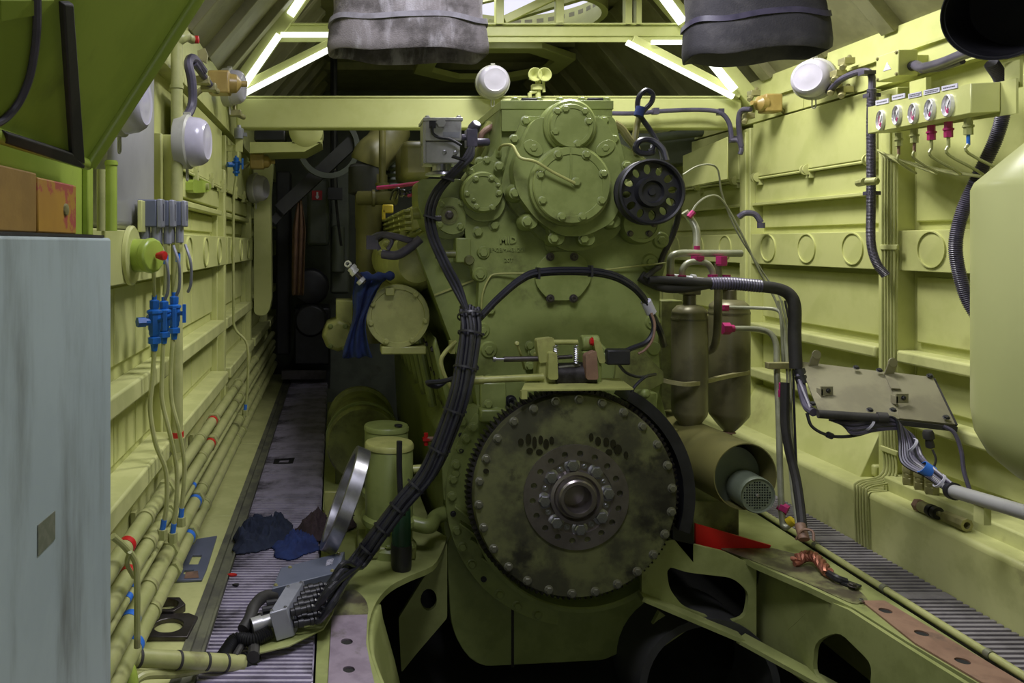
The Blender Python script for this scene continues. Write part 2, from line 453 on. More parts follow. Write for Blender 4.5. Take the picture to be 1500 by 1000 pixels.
# left wall
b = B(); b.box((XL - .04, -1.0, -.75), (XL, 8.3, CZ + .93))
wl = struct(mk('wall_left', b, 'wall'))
post_l = [1.72, 2.87, 4.22, 5.55, 6.9]
for yp in post_l[1:]:
    b = B(); b.box((XL - .002, yp, .30), (-.592, yp + .07, CZ + .40)); b.box((XL, yp - .04, .3), (-.625, yp, CZ + .4)); mk('post', b, 'wall', wl, bevel=.004)
for i in range(len(post_l)):
    y0 = post_l[i] + .072; y1 = (post_l[i+1] if i + 1 < len(post_l) else 8.2) - .042
    b = B(); b.box((XL - .002, y0, CZ - .112), (-.585, y1 + .04, CZ + .038)); mk('strip', b, 'wall', wl, bevel=.003)
    for k in range(3):
        if i == 0: continue
        disc(wl, -.584, y0 + (k + .5) * (y1 - y0) / 3, CZ - .036, .066, 1)
    for z0, w_ in ((-.405, .0), (-.675, .02)):
        b = B(); b.box((XL - .002, y0, CZ + z0 - .062), (-.585 + w_, y1, CZ + z0)); mk('ledge', b, 'ledge', wl, bevel=.008, seg=3)
    for z0, z1 in ((-.36, -.13), (-.65, -.48), (.06, .14)):
        n = 4 if i == 0 else 2
        for k in range(n):
            a, c = y0 + .02 + (y1 - y0 - .04) * k / n, y0 + .02 + (y1 - y0 - .04) * (k + 1) / n - .006
            b = B(); b.box((XL - .002, a, CZ + z0), (-.648, c, CZ + z1)); mk('panel', b, 'wall', wl, bevel=.003)
    if i: b = B(); b.box((XL - .002, y0, CZ + .15), (-.60, y1, CZ + .175)); mk('ledge', b, 'wall', wl, bevel=.004)
b = B(); b.box((XL - .002, 1.7, CZ - .90), (-.612, 7.4, CZ - .737)); mk('skirting', b, 'ledge', wl, bevel=.006)
for (y0, y1) in ((3.0, 4.18), (4.34, 5.5), (5.7, 6.85)):
    b = B(); b.box((-.625, y0, CZ + .30), (-.60, y1, CZ + .60)); mk('door_panel', b, 'wall', wl, bevel=.004)
    b = B(); b.cyl((-.598, y0, CZ + .292), (-.598, y1, CZ + .292), .006, n=8); mk('hinge_rod', b, 'wall', wl)
    for k in (.3, .65, .97):
        yy = y0 + (y1 - y0) * k
        b = B(); b.obox((-.592, yy, CZ + .295), (.02, .035, .05)); b.obox((-.585, yy, CZ + .325), (.012, .02, .03)); mk('hinge', b, 'ledge', wl)
    b = B(); b.box((XL - .002, y0, CZ + .19), (-.615, y1, CZ + .28)); mk('panel', b, 'wall', wl, bevel=.004)
for i in range(5):
    y0 = 1.9 + i*1.25
    b = B(); b.plate([(-.60, y0, CZ + .64), (-.66, y0, CZ + .64), (-.66, y0, CZ + .93), (-.625, y0, CZ + .93)], (0, 1.243, 0)); mk('fascia', b, 'wall', wl)
# back wall
b = B(); b.box((-.8, 8.2, -.75), (2.6, 8.26, CZ + 1.7)); struct(mk('wall_back', b, 'grey_green'))

# ---- roof: two slopes and a flat crown with a round fan opening
EZ, TZ, TX = CZ + .92, CZ + 1.60, .57
th = .03
b = B()
b.plate([(XL, -1.0, EZ), (XL + TX, -1.0, TZ), (XL + TX, -1.0, TZ + th), (XL - .04, -1.0, EZ)], (0, 9.25, 0))
b.plate([(XR, -1.0, EZ), (XR - TX, -1.0, TZ), (XR - TX, -1.0, TZ + th), (XR + .04, -1.0, EZ)], (0, 9.25, 0))
fan_c = V(1.28, 5.25, TZ)
out = [(XL + TX, -1.0, TZ), (XR - TX, -1.0, TZ), (XR - TX, 8.25, TZ), (XL + TX, 8.25, TZ)]
hole1 = ring_pts(fan_c, .48, 36, (1,0,0), (0,1,0))
hole2 = [(.25, 4.56, TZ), (1.6, 4.56, TZ), (1.6, 4.72, TZ), (.25, 4.72, TZ)]
hole3 = [(.80, 3.13, TZ), (1.71, 3.13, TZ), (1.71, 3.77, TZ), (.80, 3.77, TZ)]
hole4 = [(.05, 1.40, TZ), (.85, 1.40, TZ), (.85, 2.10, TZ), (.05, 2.10, TZ)]
b.plate(out, (0, 0, th), [hole1, hole2, hole3, hole4])
ce = struct(mk('ceiling', b, 'roof'))
# unseen end wall behind the photographer; its doorway added to let in fill light
b = B(); b.plate([(XL - .04, -1.0, -.75), (XR + .04, -1.0, -.75), (XR + .04, -1.0, EZ), (XR - TX, -1.0, TZ + th), (XL + TX, -1.0, TZ + th), (XL - .04, -1.0, EZ)], (0, -.04, 0), [[(-.3, -1.0, .05), (.6, -1.0, .05), (.6, -1.0, 2.0), (-.3, -1.0, 2.0)]])
struct(mk('wall_front', b, 'wall'))
# ribs of the roof slopes
sl = Vector((TX, 0, TZ - EZ)).normalized(); LL = Vector((TX, 0, TZ - EZ)).length
for k in range(14):
    y = 1.47 + k * .48
    for sx, x0 in ((1, XL), (-1, XR)):
        d = V(sl.x * sx, 0, sl.z); nn = V(sl.z * sx, 0, -sl.x)
        p0 = V(x0, y, EZ) + d * .02 + nn * .02; p1 = p0 + d * (LL - .03)
        b = B(); b.bar(p0, p1, .085, .055, nn); mk('rib', b, 'roof', ce, bevel=.004)
for y in (2.3, 2.95, 4.1, 6.1, 6.9):
    b = B(); b.box((XL + TX, y, TZ - .07), (XR - TX, y + .07, TZ - .002)); mk('rib', b, 'roof', ce)
# fan ring and cross members hanging below the round opening
b = B(); b.lathe(fan_c, (0,0,1), [(.52,-.10),(.52,.06),(.48,.06),(.48,-.10),(.52,-.10)], 40); mk('fan_ring', b, 'truss', ce)
for a in (2.2,):
    b = B(); b.bar(fan_c + V(math.cos(a)*.5, math.sin(a)*.5, -.06), fan_c - V(math.cos(a)*.5, math.sin(a)*.5, .06), .05, .04); mk('fan_arm', b, 'truss', ce)
# octagon duct frame below the fan
oc = [(fan_c.x + .66*math.cos(PI/8 + k*PI/4), fan_c.y + 1.15 + .66*math.sin(PI/8 + k*PI/4), TZ - .16) for k in range(8)]
oi = [(fan_c.x + .50*math.cos(PI/8 + k*PI/4), fan_c.y + 1.15 + .50*math.sin(PI/8 + k*PI/4), TZ - .16) for k in range(8)]
b = B(); b.plate(oc, (0, 0, .05), [oi]); mk('duct_frame', b, 'truss', ce, bevel=.004)

# ---- roof truss over the engine
TY = 4.46
tr = thing('roof_truss', 'pale lime roof truss with a deep crossbeam behind the engine top', 'truss', P(717, 187, TY))
def tbar(name, p, q, wpx, d=.07, m='truss', Y=TY, bevel=.004):
    b = B(); a, c = P(*p, Y), P(*q, Y); b.bar(a, c, d, S(wpx, Y), V(0, -1, 0).cross((c - a).normalized())); return mk(name, b, m, tr, bevel=bevel)
b = B(); a, c = P(346, 143, TY), P(1087, 188, TY); b.box((a.x, TY, c.z), (c.x, TY + .09, a.z)); mk('crossbeam', b, 'truss', tr, bevel=.010, seg=3)
b = B(); b.box((a.x, TY - .004, a.z + .001), (c.x, TY + .14, a.z + .010)); mk('flange', b, 'truss', tr)
b = B(); a, c = P(398, 37, TY), P(1028, 53, TY); b.box((a.x, TY, c.z), (c.x, TY + .07, a.z)); mk('tie_beam', b, 'truss', tr, bevel=.004)
b = B(); b.box((a.x, TY - .02, a.z), (c.x, TY + .07, a.z + .008)); b.box((a.x + .02, TY + .01, c.z - .030), (c.x - .02, TY + .02, c.z)); mk('flange', b, 'truss', tr)
# sloping rafters and braces
tbar('rafter', (333, 150), (447, -12), 22)
tbar('rafter', (1103, 150), (966, -12), 22)
tbar('brace', (355, 128), (495, 58), 11, .06)
tbar('brace', (1082, 140), (925, 58), 12, .06)
tbar('hanger', (919, 37), (919, -60), 10, .05)
tbar('hanger', (934, 37), (934, -60), 8, .05)
tbar('hanger', (731, 37), (731, -60), 12, .05)
tbar('hanger', (819, 37), (819, -60), 12, .04)
tbar('brace', (738, 30), (838, -18), 12, .04)
# overexposed truss edges: added glowing bars stand in for their brightness
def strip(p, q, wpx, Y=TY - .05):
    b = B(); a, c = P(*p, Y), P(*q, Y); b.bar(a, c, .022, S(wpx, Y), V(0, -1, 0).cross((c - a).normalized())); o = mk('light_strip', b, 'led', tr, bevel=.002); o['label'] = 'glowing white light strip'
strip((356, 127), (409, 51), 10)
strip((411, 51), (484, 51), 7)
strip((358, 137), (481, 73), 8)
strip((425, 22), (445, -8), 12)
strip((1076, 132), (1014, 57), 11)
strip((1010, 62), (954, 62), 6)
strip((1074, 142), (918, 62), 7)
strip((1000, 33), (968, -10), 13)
# ------------------------------------------------------------------ the engine
EY = 3.26                                  # front plate
FC = (843, 727); FY = 3.00                 # flywheel centre (pixels) and front depth
en = thing('diesel_engine', 'big olive green diesel engine with a bare black rimmed flywheel', 'engine', P(800, 977, 3.4))
# crankcase and sump
b = B(); fplate(b, [(690,395),(968,395),(962,560),(985,640),(985,800),(945,880),(665,880),(652,790),(645,640),(690,560)], EY + .10, 2.6, 8)
mk('crankcase', b, 'engine', en, bevel=.008)
b = B(); fplate(b, [(652,770),(945,770),(944,905),(905,966),(695,977),(661,925)], EY + .09, 2.4, 42); sm = mk('sump', b, 'engine', en, bevel=.010)
b = B(); b.box(P(749, 860, EY + .088), P(752, 975, EY + .10)); mk('seam', b, 'grease', sm)
# main front plate
fp = [(737,165),(895,165),(900,205),(935,228),(968,250),(984,300),(986,335),(974,392),(966,420),(964,500),(968,560),(960,600),(700,600),(694,560),(699,470),(702,410),(690,395),(681,340),(679,262),(692,243),(722,228),(733,195)]
b = B(); fplate(b, fp, EY, .12, 6); plate = mk('front_plate', b, 'engine', en, bevel=.008)
bolts(plate, [(706,484),(716,512),(716,592),(718,454),(703,402),(708,370),(968,352),(952,384),(956,472),(703,238),(724,330),(700,340)], EY, 6.5)
bolts(plate, [(682,246),(690,378)], EY, 4, kind='socket_screw')
# edge bosses of the front plate
for (u, v, r) in ((703,402,11),(708,370,10),(716,512,13),(716,560,12),(706,484,12),(968,352,13),(952,384,13),(956,472,12),(957,510,11)):
    b = B(); c = P(u, v, EY); b.lathe(c + V(0,.06,0), (0,-1,0), [(0,0),(S(r,EY),0),(S(r,EY),.06),(S(r*.82,EY),.068),(0,.068)], 20); mk('boss', b, 'engine', plate)
# ---- top box
b = B(); fplate(b, [(735,150),(897,150),(897,192),(735,192)], EY - .03, .55, 2); tb = mk('top_box', b, 'engine', en, bevel=.005)
b = B(); fplate(b, [(733,147),(899,147),(899,160),(733,160)], EY - .035, .57); lid = mk('lid', b, 'engine', tb, bevel=.003)
for (u, yy) in ((754, 0), (789, 0), (852, 0), (888, 0), (820, .1)):
    bolt(lid, P(u, 147, EY - .01 + yy), .014, 'engine', (0,0,1))
for (u0, u1) in ((765,787),(862,884)):
    b = B(); b.box(P(u0, 149, EY - .03), P(u1, 143.5, EY - .03) + V(0, .10, 0)); mk('rubber_pad', b, 'black', tb, bevel=.002)
# slanting side of the top box
b = B(); b.plate([P(735,152,EY-.02), P(724,180,EY+.02), P(716,232,EY+.02), P(735,232,EY-.02)], (.0, .30, 0)); mk('side_web', b, 'engine', tb, bevel=.006)
b = B(); b.tube([P(722,182,EY+.1), P(706,206,EY+.1), P(690,238,EY+.1)], .026, 12); mk('side_pipe', b, 'engine_pale', tb)
# ---- gear case
g0 = [(776,166),(882,166),(900,205),(921,300),(905,342),(868,362),(835,366),(800,352),(762,308),(728,290),(736,252),(752,210)]
b = B(); fplate(b, [(766,170),(900,170),(914,230),(924,300),(905,345),(862,366),(830,368),(790,348),(752,308),(733,275),(742,236),(752,205)], EY - .05, .06, 10); gc = mk('gear_case_flange', b, 'engine', en, bevel=.008)
b = B(); fplate(b, [(782,172),(886,172),(905,215),(915,285),(898,326),(858,346),(822,346),(786,322),(758,285),(750,245),(762,215)], EY - .13, .09, 14); gh = mk('gear_case', b, 'engine', en, bevel=.030, seg=4)
def rcover(u, v, rpx, Y, name='round_cover', lip=.014, parent=en, m='engine', n=44):
    c = P(u, v, Y); r = S(rpx, Y)
    b = B(); b.lathe(c + V(0, .07, 0), (0,-1,0), [(0,0),(r*1.06,0),(r*1.06,.048),(r,.055),(r,.064),(r*.965,.070),(r*.80,.070),(r*.79,.066),(0,.066)], n)
    return mk(name, b, m, parent)
big = rcover(838, 271, 57, EY - .185)
bolts(big, [(838 + 49*math.cos(a), 271 + 49*math.sin(a)) for a in [math.radians(k) for k in (28, 72, 108, 152, 198, 245, 295, 340)]], EY - .185, 5.2)
bolt(big, P(844, 267, EY - .181), S(5.5, EY), 'engine')
b = B(); b.lathe(P(831, 186, EY - .11) + V(0,.05,0), (0,-1,0), [(0,0),(S(38,EY),0),(S(37,EY),.09),(S(34,EY),.10),(0,.10)], 36); mk('cover_boss', b, 'engine', en)
up = rcover(838, 184, 32, EY - .185)
bolts(up, [(816,163),(828,160),(856,163),(862,178),(813,193),(846,211)], EY - .18, 5)
# raised rib of the big cover, oil line
b = B(); b.plate([P(835,217,EY-.187), P(837,217,EY-.187), P(837,262,EY-.187), P(834,264,EY-.187), P(835,246,EY-.187)], (0, -.004, 0)); mk('seam', b, 'engine', big)
b = B(); b.tube([P(731,219,EY-.03), P(736,213,EY-.08), P(750,213,EY-.17), P(757,224,EY-.2), P(764,232,EY-.215), P(785,237,EY-.215), P(810,252,EY-.21), P(842,268,EY-.205)], .0058, 8); mk('oil_line', b, 'engine_pale', en)
# studs and lugs round the gear case
bolts(gh, [(781,217),(886,217)], EY - .13, 5.5)
for (u, v) in ((781,217),(886,217)):
    b = B(); c = P(u, v, EY - .13); R = Matrix.Rotation(.6 if u < 800 else -.6, 3, 'Y')
    b.plate([c + R @ Vector((S(15,EY)*math.cos(a), 0, S(10,EY)*math.sin(a))) for a in [2*PI*k/18 for k in range(18)]], (0, -.008, 0)); mk('lug', b, 'engine', gh, bevel=.003)
bolts(gc, [(770,177),(731,244),(753,204),(899,204),(884,177),(918,243)], EY - .05, 6)
for (u, v, r) in ((754,283,15),(772,325,14),(811,349,13),(855,350,13),(892,325,12)):
    b = B(); c = P(u, v, EY - .05); b.lathe(c, (0,-1,0), [(0,-.02),(S(r,EY),-.02),(S(r*.85,EY),.05),(S(r*.7,EY),.062),(0,.062)], 20); l = mk('lug', b, 'engine', gc)
    bolt(l, P(u, v, EY - .112), S(6.2, EY))
b = B(); b.plate([P(803,333,EY-.10), P(820,333,EY-.10), P(817,352,EY-.10), P(806,352,EY-.10)], (0,.06,0)); mk('rib', b, 'engine', gc, bevel=.005)
b = B(); b.plate([P(846,335,EY-.10), P(862,335,EY-.10), P(860,352,EY-.10), P(849,352,EY-.10)], (0,.06,0)); mk('rib', b, 'engine', gc, bevel=.005)
# ---- left round cover on its lobe
b = B(); fplate(b, [(688,246),(712,232),(736,240),(742,300),(730,322),(700,326),(680,312),(677,270)], EY - .025, .03, 12); lobe = mk('cover_lobe', b, 'engine', en, bevel=.006)
lc = rcover(708, 281, 29, EY - .07)
bolts(lc, [(697,262),(720,261),(684,284),(731,283),(698,303),(721,304)], EY - .07, 3.8)
bolts(lc, [(694,293),(730,271)], EY - .07, 2.6)
bolts(lobe, [(689,252),(713,235)], EY - .025, 5)
# ---- left pump plate
b = B(); fplate(b, [(612,262),(680,262),(682,345),(655,352),(628,340),(612,300)], EY + .02, .25, 10); lb = mk('pump_housing', b, 'engine', en, bevel=.010)
b = B(); fplate(b, [(640,292),(664,288),(682,296),(682,338),(662,345),(640,334)], EY - .02, .04, 12); pp = mk('pump_plate', b, 'engine', en, bevel=.005)
bolts(pp, [(646,299),(676,298),(644,329),(674,332)], EY - .02, 4.4)
b = B(); c = P(658, 315, EY - .02); b.lathe(c, (0,-1,0), [(S(14,EY),-.002),(S(14,EY),.004),(S(12,EY),.004),(S(11,EY),.001),(0,.001)], 24); mk('shaft_recess', b, 'engine_dirty', pp)
bolt(pp, c + V(0,-.001,0), S(5, EY), 'steel_dark')
b = B(); b.box(P(668,348,EY-.02), P(690,385,EY-.02) + V(0,.1,0)); mk('fitting_block', b, 'engine', en, bevel=.006)
b = B(); b.cyl(P(652,372,EY), P(668,372,EY), .016, n=14).hexn(P(646,372,EY), P(654,372,EY), .013); mk('plug', b, 'engine_dirty', en)
b = B(); b.lathe(P(686,381,EY), (0,-1,0), [(0,-.02),(.022,-.02),(.022,.02),(.017,.03),(0,.03)], 16); mk('drain_plug', b, 'engine_dirty', en)
# ---- oblong cover above the starter, lettering above it
b = B(); fplate(b, [(804,368),(848,368),(866,392),(866,412),(846,440),(803,440),(784,416),(784,392)], EY - .018, .02, 16); ob = mk('oblong_cover', b, 'engine', en, bevel=.004)
bolts(ob, [(806,376),(841,376),(806,437),(840,437)], EY - .018, 4.2, 'steel_dark', 'socket_screw')
b = B(); fplate(b, [(798,345),(850,345),(848,368),(800,368)], EY - .014, .02, 4); mk('neck', b, 'engine', ob, bevel=.003)
def text(s, p, size, parent, m, ext=.002, rot=(PI/2, 0, 0), name='raised_lettering', bold=False, width=None):
    cu = bpy.data.curves.new('t', 'FONT'); cu.body = s; cu.size = size; cu.extrude = ext; cu.align_x = 'CENTER'; cu.align_y = 'CENTER'
    if bold: cu.offset = size * .03
    cu.resolution_u = 2
    t = bpy.data.objects.new('t', cu); C.objects.link(t)
    bpy.context.view_layer.update()
    me = bpy.data.meshes.new_from_object(t.evaluated_get(bpy.context.evaluated_depsgraph_get()))
    bpy.data.objects.remove(t)
    me.materials.clear(); me.materials.append(MAT[m])
    o = bpy.data.objects.new(name, me); C.objects.link(o); o.parent = parent; o.location = Vector(p) - wpos(parent); o.rotation_euler = rot
    ORG[o.name] = Vector(p)
    return o
text('MID', P(744, 352, EY - .001), .040, plate, 'engine', .006, bold=True)
text('JEP-2BM-431201', P(742, 366, EY - .001), .024, plate, 'engine', .004)
text('20T', P(745, 381, EY - .001), .024, plate, 'engine', .004)
text('AL72  431201', P(832, 333, EY - .053), .018, gc, 'engine', .002)
# ---- pulley with twelve lightening holes
PC = P(955, 281, 3.02); pr = S(48.5, 3.02)
py = B()
holes = []
for k in range(12):
    a = 2*PI*k/12 + .1; hr = pr * (.115 if k % 2 else .105)
    hc = PC + V(math.cos(a), 0, math.sin(a)) * pr * .70 + V(0, .02, 0)
    holes.append([hc + V(math.cos(a)*math.cos(t)*hr*1.35 - math.sin(a)*math.sin(t)*hr, 0, math.sin(a)*math.cos(t)*hr*1.35 + math.cos(a)*math.sin(t)*hr) for t in [2*PI*j/12 for j in range(12)]])
py.plate(ring_pts(PC + V(0,.02,0), pr*.92, 48), (0, .012, 0), holes)
pul = mk('pulley', py, 'black', en)
b = B(); b.lathe(PC, (0,-1,0), [(pr*.90,-.06),(pr,-.06),(pr,-.045),(pr*.93,-.035),(pr*.93,-.02),(pr,-.01),(pr,.006),(pr*.95,.010),(pr*.90,.004),(pr*.90,-.06)], 56); mk('rim', b, 'black', pul)
b = B(); b.lathe(PC, (0,-1,0), [(pr*.48,-.02),(pr*.44,.012),(pr*.34,.012),(pr*.30,-.004),(pr*.12,-.004),(pr*.10,.004),(0,.004)], 40); mk('hub', b, 'black', pul)
b = B(); b.cyl(PC + V(0,.03,0), PC + V(0,.24,0), .06, n=20); mk('shaft', b, 'engine_dirty', pul)
rp = rcover(941, 328, 28, EY - .07, 'bearing_cover', m='engine')
bolts(rp, [(923,342),(951,342),(926,320),(958,328)], EY - .07, 3.6, 'steel_dark')
# lifting ribs / pipes on the engine's right shoulder
b = B(); b.tube([P(900,181,EY), P(910,188,EY), P(920,202,EY), P(930,214,EY), P(934,226,EY)], .017, 10); b.tube([P(929,212,EY), P(932,190,EY), P(936,172,EY)], .013, 10); mk('lifting_eye', b, 'olive', en)
b = B(); fplate(b, [(905,208),(938,226),(968,250),(968,262),(900,250)], EY + .05, .1, 5); shoulder = mk('shoulder', b, 'engine_dirty', en, bevel=.006)
bolts(shoulder, [(928,232),(943,240),(921,240)], EY + .045, 5, 'engine')

# ---- bell housing flange behind the flywheel
def arc(c, Y, r, a0, a1, n):
    return [P(c[0] + r*math.cos(math.radians(a0 + (a1-a0)*k/n)), c[1] - r*math.sin(math.radians(a0 + (a1-a0)*k/n)), Y) for k in range(n + 1)]
b = B(); b.plate(arc(FC, EY - .02, 190, 140, 262, 30) + arc(FC, EY - .02, 150, 262, 140, 30), (0, .05, 0)); bf = mk('bell_flange', b, 'engine', en, bevel=.006)
for k, a in enumerate((146, 152, 158, 165, 172, 180, 188, 196, 204, 213, 222, 232, 242, 252)):
    u, v = FC[0] + 181*math.cos(math.radians(a)), FC[1] - 181*math.sin(math.radians(a))
    if k % 4 == 2: bolt(bf, P(u, v, EY - .02), S(3, EY), 'black', kind='socket_screw')
    else: bolt(bf, P(u, v, EY - .02), S(5.8, EY))
b = B(); b.lathe(P(*FC, EY - .02), (0,-1,0), [(S(158,EY),-.05),(S(158,EY),.07),(S(152,EY),.075),(S(150,EY),.07),(S(150,EY),-.05)], 60); mk('bell_ring', b, 'engine', en)
b = B(); fplate(b, [(655,604),(716,590),(720,640),(690,680),(684,720),(650,735),(646,660)], EY - .01, .06, 6); bh = mk('bell_shoulder', b, 'engine', en, bevel=.006)
bolts(bh, [(677,617),(673,656),(667,692)], EY - .01, 6.5)
bolts(bh, [(675,637),(670,674)], EY - .01, 2.5, 'black', 'socket_screw')
for k, (u, v) in enumerate(((690,776),(706,800),(722,826),(683,752))):
    b = B(); b.bar(P(u - 16, v - 12, EY - .03), P(u + 14, v + 10, EY - .05), .05, .008); mk('rib', b, 'engine', bf, bevel=.002)
b = B(); b.box(P(704,560,EY - .03), P(738,612,EY + .02)); b.box(P(704,600,EY-.07), P(736,612,EY + .02)); blk = mk('corner_block', b, 'engine', en, bevel=.008)
bolts(blk, [(715,592),(728,603)], EY - .035, 5.5); bolt(blk, P(748, 587, EY - .002), S(6, EY), 'black', kind='socket_screw')

# ---- flywheel
fc = P(*FC, FY); R_ = S(152, FY)
b = B(); b.lathe(fc, (0,-1,0), [(0,-.10),(R_*.985,-.10),(R_*.985,-.012),(R_*.97,-.002),(R_*.90,0),(R_*.48,.004),(R_*.47,.0),(R_*.2,0),(R_*.2,-.05),(0,-.05)], 96); fw = mk('flywheel', b, 'flywheel', en)
# ring gear
pts = []; nt_ = 120
for k in range(nt_):
    for f_, rr in ((0.0, .995), (.22, 1.035), (.5, 1.035), (.72, .995)):
        a = 2*PI*(k + f_)/nt_; pts.append(fc + V(math.cos(a)*R_*rr, .035, math.sin(a)*R_*rr))
b = B(); b.plate(pts, (0, .055, 0), [ring_pts(fc + V(0,.035,0), R_*.95, 72)]); mk('ring_gear', b, 'ringgear', fw)
for k in range(26):
    a = 2*PI*(k + .35)/26; bolt(fw, fc + V(math.cos(a)*R_*.935, .001, math.sin(a)*R_*.935), S(5.2, FY), 'bolt_metal')
# hub flange with holes
hr_ = S(77, FY)
hh = []
for k in range(18):
    a = 2*PI*(k + .25)/18; hc = fc + V(math.cos(a)*hr_*.83, -.006, math.sin(a)*hr_*.83); hh.append(ring_pts(hc, hr_*.062, 10))
b = B(); b.plate(ring_pts(fc + V(0,-.010,0), hr_, 64), (0, .012, 0), [[p_ + V(0,-.004,0) for p_ in h] for h in hh] + [ring_pts(fc + V(0,-.010,0), hr_*.70, 48)]); mk('hub_flange', b, 'hub_steel', fw)
b = B(); b.lathe(fc, (0,-1,0), [(hr_*.71,-.01),(hr_*.70,.002),(hr_*.52,.002),(hr_*.50,.02),(hr_*.44,.022),(hr_*.40,.012),(hr_*.36,.012),(hr_*.36,.030),(hr_*.33,.036),(hr_*.27,.036),(hr_*.245,.028),(hr_*.24,-.046),(0,-.046)], 56); mk('hub', b, 'hub_steel', fw)
for k in range(8):
    a = 2*PI*(k + .15)/8; o = bolt(fw, fc + V(math.cos(a)*hr_*.61, -.002, math.sin(a)*hr_*.61), S(9, FY), 'steel')
    a += 2*PI/16; bolt(fw, fc + V(math.cos(a)*hr_*.60, -.002, math.sin(a)*hr_*.60), S(3, FY), 'steel', kind='socket_screw')
# greasy thumb prints above the hub
for (u, v, w_, h_) in ((763,647,5,7),(774,643,5,11),(783,648,4,12),(792,644,4,9),(800,650,5,10),(808,645,4,8),(776,660,6,6),(790,662,6,6),(866,640,4,8),(876,646,5,9),(888,647,5,9),(898,650,5,9),(905,658,7,10),(917,666,4,7),(892,662,6,6),(712,690,5,5)):
    b = B(); b.plate([P(u + w_*.85*math.cos(t), v + h_*.75*math.sin(t), FY - .0055) for t in [2*PI*j/12 for j in range(12)]], (0, -.0012, 0)); mk('grease_print', b, 'grease', fw)
# ---- starter / barring gear above the flywheel
b = B()
b.plate([P(772,556,3.12), P(908,556,3.12), P(928,571,2.96), P(764,573,2.96)], (0, 0, .006)); b.box(P(764,573,2.96), P(772,584,2.965) + V(0,.02,0)); mk('guard_plate', b, 'engine_pale', en)
sg = B(); sg.bar(P(798,502,3.10), P(796,555,3.10), .05, .045); sg.lathe(P(800,505,3.08) + V(-.03,0,0), (1,0,0), [(0,0),(.03,0),(.03,.06),(0,.06)], 16); sg.box(P(790,520,3.06), P(806,557,3.16)); sgo = mk('starter_gear', sg, 'engine_pale', en, bevel=.008)
b = B(); b.lathe(P(858,502,3.10), (1,0,0), [(0,-.02),(.032,-.02),(.032,.05),(0,.05)], 18); b.bar(P(862,500,3.10), P(882,520,3.08), .03, .06); b.box(P(856,515,3.06), P(872,557,3.14)); b.lathe(P(872,522,3.08), (1,0,0), [(0,0),(.024,0),(.024,.06),(0,.06)], 16); mk('bearing_arm', b, 'engine', sgo, bevel=.007)
b = B(); b.cyl(P(738,526,3.07), P(800,525,3.07), .011, n=14); b.cyl(P(800,525,3.07), P(838,522,3.07), .008, n=12); mk('shaft', b, 'steel_dark', sgo)
b = B(); b.cyl(P(722,526,3.07), P(738,526,3.07), .006, n=10); b.cyl(P(722,526,3.07), P(726,526,3.07), .010, n=12); mk('rod_end', b, 'steel', sgo)
b = B(); b.cyl(P(810,501,3.06), P(846,501,3.06), .010, n=12); mk('pin', b, 'engine_pale', sgo)
for u in (814, 844):
    b = B(); pts = []
    for k in range(73):
        a = 2*PI*k/8; v = 506 + 26*k/72; c = P(u, v, 3.05); pts.append(c + V(math.cos(a)*.009, math.sin(a)*.009, 0))
    b.tube(pts, .0022, 5, 0); mk('spring', b, 'steel', sgo)
b = B(); b.cyl(P(818,538,3.06), P(850,535,3.06), .006, n=8); mk('link', b, 'bolt_metal', sgo)
b = B(); b.cyl(P(810,552,3.09), P(868,550,3.09), .055, n=24); mk('starter_body', b, 'ringgear', sgo)
b = B(); b.obox(P(903,522,3.06), (S(34,3.06), .06, S(22,3.06))); mk('solenoid_box', b, 'black', sgo, bevel=.006)
b = B(); b.cyl(P(690,557,3.06), P(796,552,3.06), .014, n=16); b.cyl(P(690,557,3.06), P(708,556,3.06), .017, n=16); mk('push_rod', b, 'engine_pale', sgo)
b = B(); b.lathe(P(757,503,3.1), (0,-1,.3), [(0,-.01),(.008,-.01),(.010,.0),(.008,.008),(0,.01)], 10); b.tube([P(757,503,3.1), P(763,520,3.12), P(768,540,3.2)], .005, 6); mk('lever', b, 'engine_pale', sgo)
bolts(sgo, [(776,506),(776,536),(780,516)], EY - .01, 5.5, 'engine')
bolt(sgo, P(868, 500, 3.06), .013, 'red_paint', (-1,0,0))
for nm_, poly_, y_, m_ in (('arm', [(786,497),(810,494),(814,508),(806,530),(790,532)], 3.05, 'engine_pale'), ('arm', [(804,516),(816,516),(818,556),(803,556)], 3.02, 'engine_pale'), ('arm', [(858,520),(874,513),(877,556),(859,556)], 3.02, 'rust'), ('arm', [(868,496),(880,500),(888,531),(878,533)], 3.05, 'engine_pale')):
    b = B(); fplate(b, poly_, y_, .04, 4); mk(nm_, b, m_, sgo, bevel=.006)
# right bracket plate near the guard
b = B(); fplate(b, [(905,520),(940,512),(972,545),(972,560),(945,575),(900,560)], EY - .02, .03, 3); mk('bracket', b, 'engine_dirty', en, bevel=.004)
b = B(); b.box(P(920,575,EY-.1), P(948,602,EY)); b.lathe(P(935,578,EY-.11), (.3,-1,.3), [(0,0),(.02,0),(.02,.05),(.012,.06),(0,.06)], 12); mk('bracket', b, 'engine', en, bevel=.004)
# black guard arc and post on the right of the flywheel
b = B(); b.plate(arc(FC, 3.06, 176, -18, 62, 26) + arc(FC, 3.06, 159, 62, -18, 26), (0, .14, 0)); ga = mk('flywheel_guard', b, 'black', en, bevel=.004)
b = B(); fplate(b, [(984,655),(1002,668),(1016,720),(1017,828),(985,790)], 3.12, .05); mk('guard_post', b, 'black', ga, bevel=.004)
